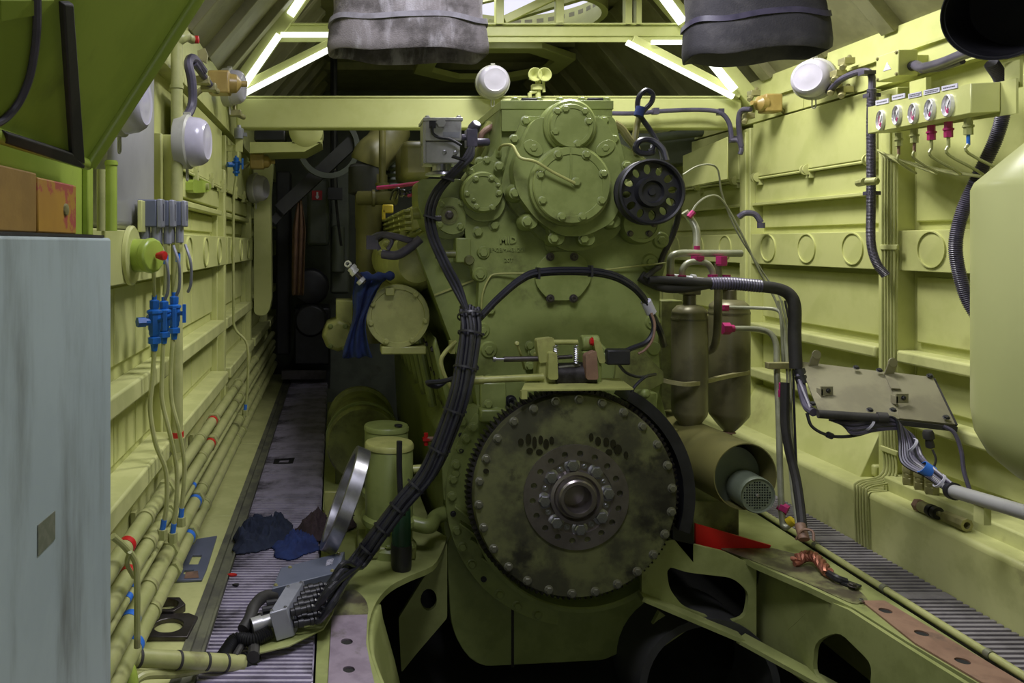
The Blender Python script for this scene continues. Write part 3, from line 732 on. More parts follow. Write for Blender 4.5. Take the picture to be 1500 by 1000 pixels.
# belt line, drips
# ---- left cylinder bank
b = B(); fplate(b, [(606,352),(640,330),(690,352),(706,412),(700,520),(682,545),(664,508)], EY + .06, 2.5, 5); bank = mk('cylinder_bank', b, 'engine', en, bevel=.008)
b = B(); b.bar(P(636,432,EY+.055), P(697,409,EY+.055), .006, .008, (0,0,1)); mk('weld_seam', b, 'engine_pale', bank)
# rocker covers receding along the bank
for k in range(7):
    y0 = EY + .30 + k*.34
    p = [P(608,300,EY+.06), P(640,285,EY+.06), P(655,318,EY+.06), P(612,338,EY+.06)]
    b = B(); b.plate([V(q.x, y0, q.z) for q in p], (0, .30, 0)); rc = mk('rocker_cover', b, 'engine_pale', en, bevel=.008)
    for j in range(4):
        f = (j + .5)/4; a = V(p[0].x + (p[3].x - p[0].x)*f - .014, y0, p[0].z + (p[3].z - p[0].z)*f); b = B(); b.bar(a, a + V(0, .30, 0), .030, .012, (0,0,1)); mk('fin', b, 'engine_pale', rc, bevel=.002)
# intake castings behind the bank
b = B(); b.lathe(P(598,384,EY+.55), (0,1,0), [(0,-.42),(.08,-.40),(.12,-.32),(.135,-.2),(.135,.9),(0,.9)], 30); dome = mk('turbo_housing', b, 'engine_pale', en)
for k in range(7):
    a = math.radians(40 + k*20); bolt(dome, P(598,384,EY+.33) + V(math.cos(a)*.13, 0, math.sin(a)*.13), .013, 'engine_pale')
b = B(); b.cyl(P(590,360,EY+.14), P(622,345,EY+.3), .03, n=16); mk('intake_stub', b, 'engine_pale', dome)
b = B(); b.cyl(P(604,313,EY+.1), P(636,309,EY+.1), S(9,EY), n=18); b.cyl(P(628,309,EY+.1), P(640,309,EY+.1), S(13,EY), n=18); mk('stub_pipe', b, 'engine_pale', en)
b = B(); b.cyl(P(618,283,EY+.1), P(642,281,EY+.1), S(11,EY), n=18); mk('stub_pipe', b, 'engine_pale', en)
# cooler drum with its round end cover
dy = 3.42
b = B(); dc = P(583,463,dy); dr_ = S(46,dy); b.lathe(dc, (0,1,0), [(0,.03),(dr_*.93,.03),(dr_*.93,.70),(0,.70)], 40); drum = mk('cooler_drum', b, 'olive', en)
b = B(); b.lathe(dc, (0,1,0), [(0,.006),(dr_*.84,.006),(dr_*.86,.0),(dr_,.0),(dr_*1.02,.008),(dr_*1.02,.026),(dr_*.93,.032),(0,.032)], 48); dcov = mk('end_cover', b, 'engine_pale', drum)
bolts(drum, [(583 + 41*math.cos(a), 463 + 41*math.sin(a)) for a in [math.radians(k) for k in (-100,-50,10,60,115,165,205)]], dy, 3.6, 'engine_pale')
b = B(); b.obox(P(571,427,dy-.01), (S(13,dy), .02, S(12,dy))); mk('nameplate', b, 'engine_pale', drum, bevel=.004)
b = B(); b.obox(P(590,511,dy+.05), (S(66,dy), .10, S(12,dy))); mk('foot', b, 'engine_pale', drum, bevel=.006)
# second smaller housing farther back
b = B(); c2 = P(495,492,5.0); b.lathe(c2, (0,1,0), [(0,0),(S(20,5),0),(S(24,5),.02),(S(24,5),.3),(0,.3)], 8); hs = mk('pump_housing', b, 'engine_pale', en, bevel=.01)
bolts(hs, [(484,478),(506,478),(484,507),(505,510)], 5.0, 3, 'engine')
b = B(); b.box(P(492,440,5.1), P(516,472,5.3)); mk('pump_neck', b, 'engine_pale', hs, bevel=.006)
# crankcase side doors
for k in range(8):
    y0 = EY + .14 + k*.31
    b = B(); b.plate([V(.425, y0, CZ - .44), V(.44, y0, CZ - .40), V(.53, y0, CZ - .74), V(.50, y0, CZ - .76)], (0, .25, 0)); cd = mk('crankcase_door', b, 'engine', en, bevel=.014)
    for j in range(2):
        for i in range(3):
            bolt(cd, V(.428 + .036*i, y0 + .03 + j*.19, CZ - .46 - .135*i), .011, 'steel_dark', (-1, 0, -.2))
    b = B(); b.cyl(V(.39, y0 + .28, CZ - .42), V(.46, y0 + .28, CZ - .76), .020, n=10); mk('rib_tube', b, 'engine', en)
# handrail loop and cables
b = B(); b.tube([P(668,500,EY-.02), P(652,516,EY-.04), P(646,530,EY-.04), P(652,552,EY-.04), P(664,572,EY-.03)], .009, 8); b.obox(P(662,508,EY), (.02, .05, .05)); mk('handle', b, 'engine_pale', en)
# actuator on the left shoulder
ay = EY - .02
b = B(); b.box(P(622,176,ay), P(676,206,ay) + V(0,.17,0)); b.box(P(623,207,ay+.01), P(674,239,ay+.01) + V(0,.16,0)); act = mk('actuator', b, 'alu', en, bevel=.004)
b = B(); b.box(P(620,172,ay-.004), P(678,177,ay) + V(0,.18,0)); b.box(P(619.5,178,ay+.005), P(623,240,ay+.03)); mk('housing_edge', b, 'alu', act, bevel=.002)
for (u, v) in ((651,223),(667,224)): bolt(act, P(u, v, ay + .008), S(2.6, ay), 'steel')
b = B(); b.hexn(P(645,181,ay), P(645,181,ay) + V(0,-.03,0), S(7,ay)); mk('plug', b, 'alu', act)
b = B(); b.box(P(629,177,ay-.006), P(638,188,ay + .004)); mk('socket', b, 'black', act)
b = B(); b.box(P(649,193,ay-.003), P(673,202,ay + .004)); lp = mk('nameplate', b, 'grey_light', act)
for (u, v) in ((626,174),(672,174)): bolt(act, P(u, v - 2, ay + .04), .009, 'alu', (0,0,1))
b = B(); b.lathe(P(647,257,ay+.09), (0,0,1), [(0,0),(S(25,ay),0),(S(24,ay),.010),(S(15,ay),.018),(S(14,ay),.06),(0,.06)], 26); mk('pedestal', b, 'steel', act)
b = B(); b.tube([P(633,185,ay-.01), P(634,195,ay-.015), P(643,201,ay-.015), P(660,204,ay-.015), P(676,213,ay-.02)], .0065, 8); mk('lead', b, 'cable', act)
b = B(); b.obox(P(690,203,ay+.03), (.045,.06,.075)); b.lathe(P(694,188,ay+.03), (.3,-.6,.6), [(0,-.03),(.02,-.03),(.026,.0),(.02,.03),(0,.03)], 14); b.cyl(P(676,201,ay+.03), P(690,201,ay+.03), .014, n=10); b.cyl(P(692,208,ay+.03), P(716,208,ay+.05), .017, n=10); mk('linkage', b, 'conduit', act, bevel=.004)
b = B(); b.tube([P(704,215,EY+.05), P(705,198,EY+.05), P(716,188,EY+.06), P(728,184,EY+.1)], .013, 10); mk('elbow_pipe', b, 'rust', en)
b = B(); b.cyl(P(724,186,EY+.08), P(731,181,EY+.10), .015, n=10); mk('elbow_nut', b, 'magenta', en)
# flat oil line across the plate
b = B(); b.tube([P(705,452,EY-.01), P(707,430,EY-.01), P(716,408,EY-.01), P(728,401,EY-.012), P(770,400,EY-.03)], .004, 6); mk('thin_line', b, 'engine_pale', en); b = B(); b.tube([P(880,396,EY-.01), P(930,390,EY-.02), P(975,385,EY-.02)], .004, 6); mk('thin_line', b, 'engine_pale', en)
# ------------------------------------------------------------------ engine bed frame
bed = thing('engine_bed_frame', 'welded olive bed frame with curved cut-outs and machined pads under the engine', 'frame', V(.9, 3.0, -.74))
edge = [G(655,786), G(648,806), G(634,828), G(600,843), G(572,858), G(552,880), G(541,910), G(540,945), G(548,975), G(562,1010), G(590,1080)]
edge = spline(edge, 3)
b = B(); b.plate([V(-.055, 1.7, 0), V(-.055, 6.2, 0), V(.40, 6.2, 0), V(.43, 3.45, 0)] + edge + [V(edge[-1].x, 1.7, 0)], (0, 0, -.022)); mk('left_platform', b, 'frame', bed)
b = B(); e2 = [p + V(0,0,-.012) for p in edge[15:]]
rows = [[b.bm.verts.new(p + V(dx, 0, dz)) for p in e2] for dz, dx in ((0, 0), (-.05, .008), (-.20, .05), (-.50, .12))]
for A, D in zip(rows, rows[1:]):
    for k in range(len(A) - 1): b.face([A[k], A[k+1], D[k+1], D[k]])
mk('left_skirt', b, 'frame', bed, solid=.014)
b = B(); b.box((-.055, 1.7, -.50), (-.035, 6.2, -.024)); mk('left_girder', b, 'frame', bed)
# machined pad with two bolt holes
pad = [G(486,905), G(541,903), G(539,945), G(547,985), G(553,1010), G(560,1045), G(478,1045)]
hc = [ring_pts(G(508,943), .019, 16, (1,0,0), (0,1,0)), ring_pts(G(511,984), .018, 16, (1,0,0), (0,1,0))]
b = B(); b.plate([p + V(-.006 if p.x > .05 else 0,0,.008) for p in pad], (0,0,-.007), [[p + V(0,0,.008) for p in h] for h in hc]); pd = mk('machined_pad', b, 'pad', bed); pd['label'] = 'scuffed purple grey machined pad with bolt holes'
for h in hc:
    c = sum(h, Vector()) / len(h); b = B(); b.lathe(c, (0,0,1), [(0,.0025),(.0185,.0025),(.0185,.001)], 16); mk('bolt_hole', b, 'dark_void', bed)
# left cross web, gusset
b = B(); fplate(b, [(655,795),(655,905),(612,955),(588,985),(584,905),(618,850),(640,820)], 3.30, .02, 4, [[P(628 + 12*math.cos(t), 878 + 16*math.sin(t), 3.30) for t in [2*PI*k/14 for k in range(14)]]]); mk('cross_web', b, 'frame', bed)
# right rail: top plate
re = [G(1062,800), G(1105,825), G(1180,857), G(1250,890), G(1330,940), G(1440,1005), G(1560,1090)]
b = B(); b.plate([V(1.42, 6.0, 0), V(1.42, 3.5, 0)] + re + [V(1.955, re[-1].y, 0), V(1.955, 6.0, 0)], (0,0,-.022)); mk('right_rail', b, 'frame', bed)
rr = [G(1262,882), G(1296,882), G(1510,1010), G(1440,1003), G(1340,944)]
hs_ = [ring_pts(G(u, v), .020, 16, (1,0,0), (0,1,0)) for (u, v) in ((1297,897),(1350,930),(1410,971))]
b = B(); b.plate([p + V(0,0,.007) for p in rr], (0,0,-.006), [[p + V(0,0,.007) for p in h] for h in hs_]); rs = mk('rusty_pad', b, 'rust', bed); rs['label'] = 'rusty brown machined strip with bolt holes'
for h in hs_:
    c = sum(h, Vector()) / len(h); b = B(); b.lathe(c, (0,0,1), [(0,.0025),(.0195,.0025),(.0195,.001)], 16); mk('bolt_hole', b, 'dark_void', bed)
# right webs with big rounded hole
def vweb(p, q, zb, ho=None, name='web'):
    b = B(); d = (q - p); nrm = Vector((0,0,1)).cross(d).normalized()
    o = [p + V(0,0,-.02), q + V(0,0,-.02), V(q.x, q.y, zb), V(p.x, p.y, zb)]
    b.plate(o, nrm * .016, ho or []); return mk(name, b, 'frame', bed)
p2, q2 = G(1250,891), G(1560,1090)
d2 = (q2 - p2).normalized()
def onweb(u, v):
    # point of the upright plane through p2, q2 seen at pixel u, v
    r = V((u - U0)/F, 1, (V0 - v)/F); n2 = Vector((0,0,1)).cross(d2)
    t = n2.dot(p2 - V(0,0,CAMZ)) / n2.dot(r); return V(0,0,CAMZ) + r*t
p3 = [onweb(*x) for x in ((1250,893),(1330,942),(1440,1008),(1500,1090),(1340,1090),(1215,1010))]
hole = [onweb(u, v) for u, v in rounded([(1200,938),(1235,924),(1262,950),(1284,972),(1280,1020),(1230,1015),(1196,985)], 14, 3)]
b = B(); b.plate([onweb(*x) for x in ((1120,835),(1250,893),(1330,944),(1440,1012),(1560,1090),(1560,1130),(1330,1110),(1165,985),(1095,945))], V(-d2.y, d2.x, 0) * -.016, [hole]); mk('web', b, 'frame', bed)
b = B(); b.tube([onweb(1186,898) + V(-.01,0,0), onweb(1172,912) + V(-.01,0,0), onweb(1160,922) + V(-.01,0,0)], .007, 6); mk('weld_seam', b, 'frame', bed)
# cross web to the sump
b = B(); hole = [P(u, v, 3.12) for u, v in rounded([(976,828),(1005,838),(1074,846),(1098,868),(1092,905),(1062,912),(1002,890),(980,862)], 12, 3)]
fplate(b, [(940,800),(985,790),(1060,808),(1108,830),(1108,940),(1085,936),(1040,908),(940,880)], 3.12, .02, 0, [hole]); mk('cross_web', b, 'frame', bed)
b = B(); b.bar(P(938,872,3.10), P(1085,934,3.06), .07, .016); b.bar(P(1085,934,3.06), P(1225,1010,2.80), .07, .016); mk('web_flange', b, 'frame', bed)
b = B(); fplate(b, [(924,976),(966,896),(1008,922),(975,945)], 3.2, .02); mk('gusset', b, 'frame', bed)
b = B(); b.lathe(P(1040,1010,3.1), (0,1,0), [(.28,0),(.28,.3),(.25,.3),(.25,0),(.28,0)], 40); mk('arch_ring', b, 'dark_steel', bed)
# red underside plate below the cooling motor
b = B(); b.plate([P(1019,767,3.22), P(1130,799,3.22), P(1124,806,3.22), P(1019,808,3.22)], (0, .012, 0)); rp_ = mk('red_plate', b, 'red_panel', bed); rp_['label'] = 'bright red painted plate'
b = B(); b.plate([G(u, v, .0015) for u, v in rounded([(1050,802),(1110,797),(1180,815),(1240,848),(1275,880),(1252,886),(1180,853),(1105,822)], 12, 3)], (0,0,.0012)); mk('oil_stain', b, 'oil_stain', bed)
b = B(); b.plate([G(u, v, .0015) for u, v in rounded([(490,868),(520,862),(538,880),(541,902),(486,905)], 10, 3)], (0,0,.0012)); mk('oil_stain', b, 'oil_stain', bed)
# conduit rail along the bed
rl = thing('rail_pipe', 'dirty yellow pipe running along the frame beside the right grating', 'pipe', V(1.967, 2.8, .0))
b = B(); b.cyl((1.969, 1.5, .016), (1.969, 4.0, .016), .012, n=12); mk('pipe_run', b, 'pipe', rl)
for y in (1.9, 2.35, 2.8, 3.2):
    b = B(); b.cyl((1.969, y, .016), (1.969, y + .02, .016), .015, n=12); mk('clip', b, 'kerb_metal', rl)

# ------------------------------------------------------------------ filters and floor clutter, left of the engine
def canister(u, vb, rpx, htop, label, lidm):
    c = G(u, vb); r = S(rpx, c.y); z1 = P(u, htop, c.y).z
    t = thing('oil_filter', label, 'filter', c)
    b = B(); b.lathe(c, (0,0,1), [(0,0),(r*1.15,0),(r*1.15,.03),(r*.98,.05),(r*.98,.10),(r*1.12,.115),(r*1.12,.135),(r,.15),(r,z1-c.z-.02),(r*.97,z1-c.z-.012)], 36); mk('body', b, 'engine', t)
    b = B(); b.lathe(V(c.x, c.y, z1 - .014), (0,0,1), [(r*1.03,-.014),(r*1.03,0),(r*.98,.008),(0,.012)], 36); l = mk('lid', b, lidm, t)
    return t, c, r, z1
t, c, r, z1 = canister(570, 806, 35, 645, 'tall olive oil filter canister with pale lid, beside the leaning steel ring', 'engine_pale')
b = B(); b.box((c.x - .13, c.y - .10, 0), (c.x + .10, c.y + .11, .05)); mk('base_block', b, 'engine_dirty', t, bevel=.01)
b = B(); b.tube([V(c.x + r*.9, c.y - .02, .12), V(c.x + .16, c.y - .03, .11), V(c.x + .20, c.y + .05, .12), V(c.x + .30, c.y + .12, .13)], .03, 12); mk('outlet_pipe', b, 'engine', t)
b = B(); b.cyl(V(c.x + r, c.y, .33), V(c.x + r + .07, c.y, .335), .018, n=14); mk('bleed_stub', b, 'engine_pale', t)
for k in range(5): bolt(t, V(c.x - .10 + .045*k, c.y - .095, .05), .011, 'engine', (0,0,1))
t, c, r, z1 = canister(566, 762, 32, 620, 'oil filter canister standing behind the taller pale lidded one', 'engine')
b = B(); b.lathe(V(c.x + .05, c.y - .05, z1), (0,0,1), [(0,0),(.018,0),(.018,.006),(0,.006)], 14); mk('cap', b, 'black', t)
# generator barrel behind
b = B(); gcn = P(534, 652, 4.0); b.lathe(gcn, (0,1,0), [(0,.02),(.05,.02),(.185,0),(.195,.02),(.195,.06),(.175,.07),(.175,.55),(.195,.56),(.195,.60),(0,.60)], 44)
gt = thing('auxiliary_generator', 'large olive drum shaped machine lying behind the oil filters', 'generator', gcn + V(0, .3, -.22)); mk('drum', b, 'engine_dirty', gt)
b = B(); b.lathe(gcn + V(0,.1,0), (0,1,0), [(.175,0),(.20,0),(.20,.03),(.175,.03)], 44); mk('band', b, 'engine', gt)
b = B(); b.box(gcn + V(-.15, .1, -.226), gcn + V(.15, .5, -.15)); mk('foot', b, 'engine_dirty', gt)
# red hand wheel valve
vt = thing('drain_valve', 'small red handled drain valve on the engine side', 'valve', P(630, 640, 3.5))
b = B(); b.cyl(P(624,634,3.5), P(624,652,3.5), .010, n=10); b.obox(P(624,643,3.5), (.03,.03,.012)); mk('handle', b, 'red_paint', vt)
b = B(); b.cyl(P(624,643,3.5), P(648,643,3.5), .012, n=10); mk('stem', b, 'rust', vt)
# leaning steel ring
c = P(506, 731, 3.06); R_r = S(78, 3.06)
ax = V(-.93, .03, .36).normalized()
b = B(); b.lathe(c, ax, [(R_r*.84,-.027),(R_r,-.027),(R_r,.027),(R_r*.84,.027),(R_r*.84,-.027)], 64)
o = mk('steel_ring', b, 'steel', None, bevel=.003); tag(o, 'bright machined steel ring leaning on edge against the oil filter', 'ring')
# black paddle with green sleeve
pt = thing('dip_rod', 'black rod with a wide dark green sleeve standing by the oil filter', 'rod', P(588, 832, 3.0))
b = B(); b.tube([P(585,646,3.04), P(585,690,3.04), P(588,745,3.03)], .0115, 10); mk('rod', b, 'black', pt)
b = B(); b.lathe(P(588,832,3.02), (0,.0,1), [(0,0),(.030,0),(.036,.02),(.038,.10),(.036,.22),(.030,.26),(0,.262)], 22); mk('sleeve', b, 'dark_green', pt)
b = B(); b.lathe(P(588,834,3.02), (0,.0,1), [(0,0),(.036,0),(.040,.02),(.041,.09),(.0395,.10),(0,.10)], 22); mk('boot', b, 'black', pt)
# tools/plates left of the filter
b = B(); b.box(P(475,720,3.6), P(496,760,3.6) + V(0,.02,0)); tag(mk('scrap_plate', b, 'engine_pale', None, bevel=.004), 'small pale plate standing behind the leaning steel ring', 'plate')
# ---- rags
def rag(name, pts, hgt, m, label, seed, grp=None, z=.005):
    from mathutils import noise
    poly = [(p.x, p.y) for p in spline(pts + [pts[0]], 6)[:-1]]
    def edge_d(x, y):
        ins = False; dm = 9
        for (x0, y0), (x1, y1) in zip(poly, poly[1:] + poly[:1]):
            if (y0 > y) != (y1 > y) and x < (x1 - x0)*(y - y0)/(y1 - y0) + x0: ins = not ins
            L = (x1-x0)**2 + (y1-y0)**2; t = max(0, min(1, ((x-x0)*(x1-x0) + (y-y0)*(y1-y0))/max(L, 1e-9)))
            dm = min(dm, math.hypot(x - x0 - t*(x1-x0), y - y0 - t*(y1-y0)))
        return dm if ins else -dm
    xs = [p[0] for p in poly]; ys = [p[1] for p in poly]
    h_ = .0065; nx = int((max(xs)-min(xs))/h_) + 3; ny = int((max(ys)-min(ys))/h_) + 3
    b = B(); vv = {}; ht = {}
    for i in range(nx):
        for j in range(ny):
            x, y = min(xs) - h_ + i*h_, min(ys) - h_ + j*h_
            d = edge_d(x + .03*noise.noise(V(x*14, y*14, seed)), y + .03*noise.noise(V(y*14, x*14, seed + 5)))
            if d < 0: continue
            a_ = 2.5*noise.noise(V(x*4, y*4, seed*2.1)); wv = noise.noise(V(x*8, y*8, seed*3.7))*1.3
            s1 = math.sin((x*math.cos(a_) + y*math.sin(a_))*70 + wv*3)
            r1 = max(0, 1 - abs(noise.noise(V(x*8 + wv, y*8 - wv, seed)))*2.4)
            t_ = min(1, d/.055); env = t_*t_*(3 - 2*t_)
            ht[i, j] = env*hgt*(.30 + .45*r1 + .40*s1*(.35 + .65*r1) + .22*noise.noise(V(x*6, y*6, seed + 2)))
    for _ in range(1):
        ht = {k: .5*h + .125*sum(ht.get((k[0]+p, k[1]+q), 0) for p, q in ((1,0),(-1,0),(0,1),(0,-1))) for k, h in ht.items()}
    for (i, j), h in ht.items(): vv[i, j] = b.bm.verts.new((min(xs) - h_ + i*h_, min(ys) - h_ + j*h_, z + .004 + max(0, h)))
    for (i, j), a_ in list(vv.items()):
        k = [(i, j), (i+1, j), (i+1, j+1), (i, j+1)]
        if all(q in vv for q in k): b.face([vv[q] for q in k])
    for v_ in list(b.bm.verts):
        if not v_.link_faces: b.bm.verts.remove(v_)
    o = mk(name, b, m, None, sharp=3, solid=.004); tag(o, label, 'rag'); return o
rag('rag', [G(342,795), G(352,778), G(380,766), G(405,764), G(424,766), G(430,780), G(420,796), G(392,808), G(362,814), G(344,808)], .075, 'rag_navy', 'crumpled dark navy rag on the walkway grating', 3)
rag('rag', [G(396,806), G(410,796), G(430,788), G(452,786), G(466,794), G(466,810), G(448,816), G(420,822), G(402,818)], .06, 'rag_blue', 'crumpled royal blue rag touching the navy rag on the walkway', 5)
rag('rag', [G(432,778), G(446,764), G(470,757), G(486,762), G(492,778), G(480,792), G(462,796), G(440,790)], .07, 'rag_brown', 'dark brown rag bunched beside the leaning steel ring', 8)
rag('rag', [G(504,762), G(520,758), G(526,770), G(516,778), G(504,776)], .07, 'rag_brown', 'dark brown rag end tucked behind the leaning steel ring', 11)
# blue rag draped over the cooler
def drape():
    b = B(); n = 16; m_ = 15
    L_ = [(520,402,3.42),(516,432,3.40),(518,462,3.42),(510,492,3.44),(502,518,3.46),(502,525,3.47)]
    R2 = [(578,402,3.40),(560,416,3.38),(546,440,3.39),(536,470,3.40),(540,505,3.42),(546,522,3.44)]
    a = spline([P(*p) for p in L_], 4); c_ = spline([P(*p) for p in R2], 4)
    rows = []
    for i in range(len(a)):
        row = []
        for j in range(n + 1):
            t = j / n; p = a[i].lerp(c_[i], t); p.y += .016*math.sin(t*13 + i*.25) + .008*math.sin(t*29 + i*.1); p.z += .004*math.sin(t*17 + i)
            row.append(b.bm.verts.new(p))
        rows.append(row)
    for A, D in zip(rows, rows[1:]):
        for k in range(n): b.face([A[k], A[k+1], D[k+1], D[k]])
    o = mk('rag', b, 'rag_blue', None, sub=1, sharp=3, solid=.004); tag(o, 'blue rag hanging over the edge of the round cooler cover', 'rag')
drape()
b = B(); b.tube([P(528,402,3.38), P(545,406,3.36), P(562,404,3.36), P(576,404,3.38)], .020, 10, 5, lambda t: .6 + .5*math.sin(t*9)**2)
tag(mk('rag', b, 'rag_blue', None), 'rolled blue rag bundled on top of the cooler', 'rag')
# hose end with chrome couplings
ht = thing('hose_end', 'short hose end with bright chrome couplings above the hanging rag', 'hose', P(530,413,3.36))
b = B(); b.tube([P(534,414,3.36), P(526,404,3.36), P(518,396,3.36), P(511,388,3.36)], .011, 10); mk('hose', b, 'steel_dark', ht)
for (u, v) in ((529,411),(519,398),(516,393)):
    b = B(); b.lathe(P(u, v, 3.36), (-.7,0,.7), [(.012,-.01),(.021,-.008),(.021,.008),(.012,.01)], 16); mk('coupling', b, 'chrome', ht)
b = B(); b.lathe(P(510,387,3.36), (-.4,-.8,.4), [(.008,-.006),(.015,-.006),(.015,.008),(.009,.008),(.008,-.006)], 14); mk('end_ring', b, 'chrome', ht)
# black lead and rubber elbow above the cooler
b = B()
b.tube([P(540,352,3.4), P(556,344,3.36), P(578,346,3.34), P(600,352,3.34), P(612,352,3.36)], .014, 10)
b.tube([P(560,372,3.36), P(580,374,3.34), P(596,366,3.33), P(616,350,3.33)], .020, 12)
b.tube([P(556,366,3.36), P(550,352,3.36), P(562,344,3.35), P(574,352,3.35), P(568,366,3.35)], .010, 10)
b.obox(P(545,355,3.38), (.05,.06,.06))
tag(mk('rubber_hose', b, 'conduit', None), 'tangled dark rubber hose ends on top of the turbo housing', 'hose')
# ---- things on the left floor plate
b = B(); hcn = G(247,915,.02); q = [hcn + V(x, y, 0) for x, y in ((-.075,-.075),(.075,-.075),(.085,.06),(.05,.085),(-.07,.08))]
b.plate(q, (0,0,-.016), [ring_pts(hcn, .047, 26, (1,0,0), (0,1,0))]); fg = mk('square_flange', b, 'steel_dark', None, bevel=.003); tag(fg, 'rusty square flange with a round hole on the floor plate', 'flange')
b = B(); hcn = G(246,884,.03); b.plate([hcn + V(math.cos(k*PI/3)*.06, math.sin(k*PI/3)*.06, 0) for k in range(6)], (0,0,-.026), [ring_pts(hcn, .036, 20, (1,0,0), (0,1,0))]); tag(mk('large_nut', b, 'steel_dark', None, bevel=.003), 'large dark hexagon nut lying behind the square flange', 'nut')
b = B(); q = [G(268,792,.014), G(318,784,.014), G(303,832,.014), G(296,848,.014), G(252,850,.014)]
h1 = [G(282,812,.014), G(296,812,.014), G(290,826,.014), G(276,826,.014)]
h2 = [G(270,834,.014), G(284,834,.014), G(282,840,.014), G(268,840,.014)]
b.plate(q, (0,0,-.009), [h1, h2]); ppp = mk('plate_with_slots', b, 'grey_box', None, bevel=.002); tag(ppp, 'dark flat plate with rectangular slots lying by the left pipes', 'plate')
b = B(); b.plate([G(u, v, .0150) for u, v in ((272,838),(290,836),(291,846),(270,847))], (0,0,.001)); r_ = mk('rust_patch', b, 'rust', ppp); r_['label'] = 'orange rust patch'
b = B(); b.plate([G(402,672,.006), G(432,670,.006), G(429,678,.006), G(400,679,.006)], (0,0,-.002), [[G(410,674,.006), G(424,673,.006), G(422,677,.006), G(408,677,.006)]]); tag(mk('floor_plate', b, 'black', None), 'small black lifting plate set in the walkway', 'plate')
# scraps
for i, (u, v, s_, m, lab) in enumerate(((340,842,.016,'red_paint','small red scrap on the walkway grating'),(346,857,.014,'black','small black scrap beside the red one on the grating'),(278,922,.02,'rag_brown','dark red scrap beside the square flange'))):
    c = G(u, v, .006); rn = random.Random(i)
    b = B(); b.plate([c + V(math.cos(k)*s_*rn.uniform(.6,1.3), math.sin(k)*s_*.8*rn.uniform(.6,1.3), .004) for k in range(6)], (0,0,-.005)); tag(mk('scrap', b, m, None), lab, 'scrap')

# ------------------------------------------------------------------ control boxes on the platform and their harness
def quadbox(name, top, ext, m, parent, bevel=.003):
    b = B(); b.plate(top, ext, []); return mk(name, b, m, parent, bevel=bevel)
jb = thing('junction_box', 'flat grey blue junction box with a lid sticker lying on the platform', 'junction box', V(-.05, 2.85, .0))
quadbox('body', [G(411,831,.092), G(505,807,.092), G(493,838,.092), G(398,862,.092)], (0.004, .006, -.080), 'grey_box', jb)
b = B(); b.plate([G(479,820,.0922), G(489,817.5,.0922), G(487,826,.0922), G(477,828.5,.0922)], (0,0,.001)); mk('sticker', b, 'label_print', jb)
for (u, v) in ((487,836),(425,831),(496,811),(404,857)): bolt(jb, G(u, v, .092), .006, 'tan_brass', (0,0,1))
cb = thing('connector_box', 'pale grey box with a row of black cable connectors', 'connector box', G(420, 938, .035))
ct4 = [G(394,898,.128), G(420,891,.128), G(445,850,.128), G(420,856,.128)]
quadbox('body', ct4, (0.022, .008, -.090), 'grey_light', cb)
for (u, v) in ((398,894),(418,889),(422,859),(441,853)): bolt(cb, G(u, v, .128), .0045, 'steel', (0,0,1))
gl = []
for k in range(5):
    for j in range(2):
        f = (k + .5)/5
        p0 = ct4[1].lerp(ct4[2], f) + V(.006 + .010*j, .002, -.022 - .036*j); d = V(.93, .25, .10 - .06*j).normalized()
        b = B(); b.lathe(p0, d, [(0,0),(.012,0),(.012,.012),(.015,.014),(.015,.03),(.011,.032),(.011,.05),(.0135,.052),(.0135,.062),(.008,.066),(0,.066)], 12); mk('connector', b, 'black', cb)
        gl.append((p0, d))
p0 = ct4[0].lerp(ct4[3], .35) + V(.004, 0, -.05)
b = B(); b.cyl(p0, p0 + V(-.075, -.03, -.010), .021, n=18); b.cyl(p0 + V(-.045,-.018,-.006), p0 + V(-.075,-.03,-.010), .025, n=18); mk('gland', b, 'alu', cb)
for f in (.62, .85):
    p1 = ct4[0].lerp(ct4[3], f) + V(.004, 0, -.04); b = B(); b.cyl(p1, p1 + V(-.06, -.012, -.004), .012, n=10); mk('connector', b, 'black', cb)
b = B(); q = [G(u, v, .034) for u, v in ((362,948),(374,957),(424,945),(474,920),(488,897),(492,880),(450,880),(395,915))]
b.plate(q, (0,0,-.006)); tag(mk('tray', b, 'frame', None, bevel=.002), 'bent yellowish sheet metal tray under the connector box', 'tray')

har = thing('wiring_harness', 'thick black cable harness strapped down the engine front to the connector box', 'harness', P(520, 860, 2.83))
def hpath(pts, r, n=8, name='cable', m='cable', parent=har, sm=6):
    b = B(); b.tube([P(*p) for p in pts], r, n, sm); return mk(name, b, m, parent)
trunk = [(688,452,3.06),(690,480,3.02),(684,525,2.98),(674,575,2.94),(655,630,2.92),(628,690,2.90),(590,735,2.88),(552,785,2.86),(522,825,2.84)]
rnd = random.Random(4)
ends = []
for k in range(12):
    a = 2*PI*k/12 + .3; rr = (.023 if k % 2 else .036)
    p0, d = gl[k % 10]
    pts = []
    for i, (u, v, y) in enumerate(trunk):
        sp = 1.0 - .35*i/8
        aa = a + i*.13
        pts.append(P(u, v, y) + V(math.cos(aa)*rr*sp, math.sin(aa)*rr*sp, .3*math.sin(aa)*rr))
    e = p0 + d*.066
    pts += [e + V(.07, .03, .05) + V(0, 0, .006*(k % 3)), e + d*.02, e]
    b = B(); b.tube(pts, .0098, 8, 5); mk('cable', b, 'cable', har)
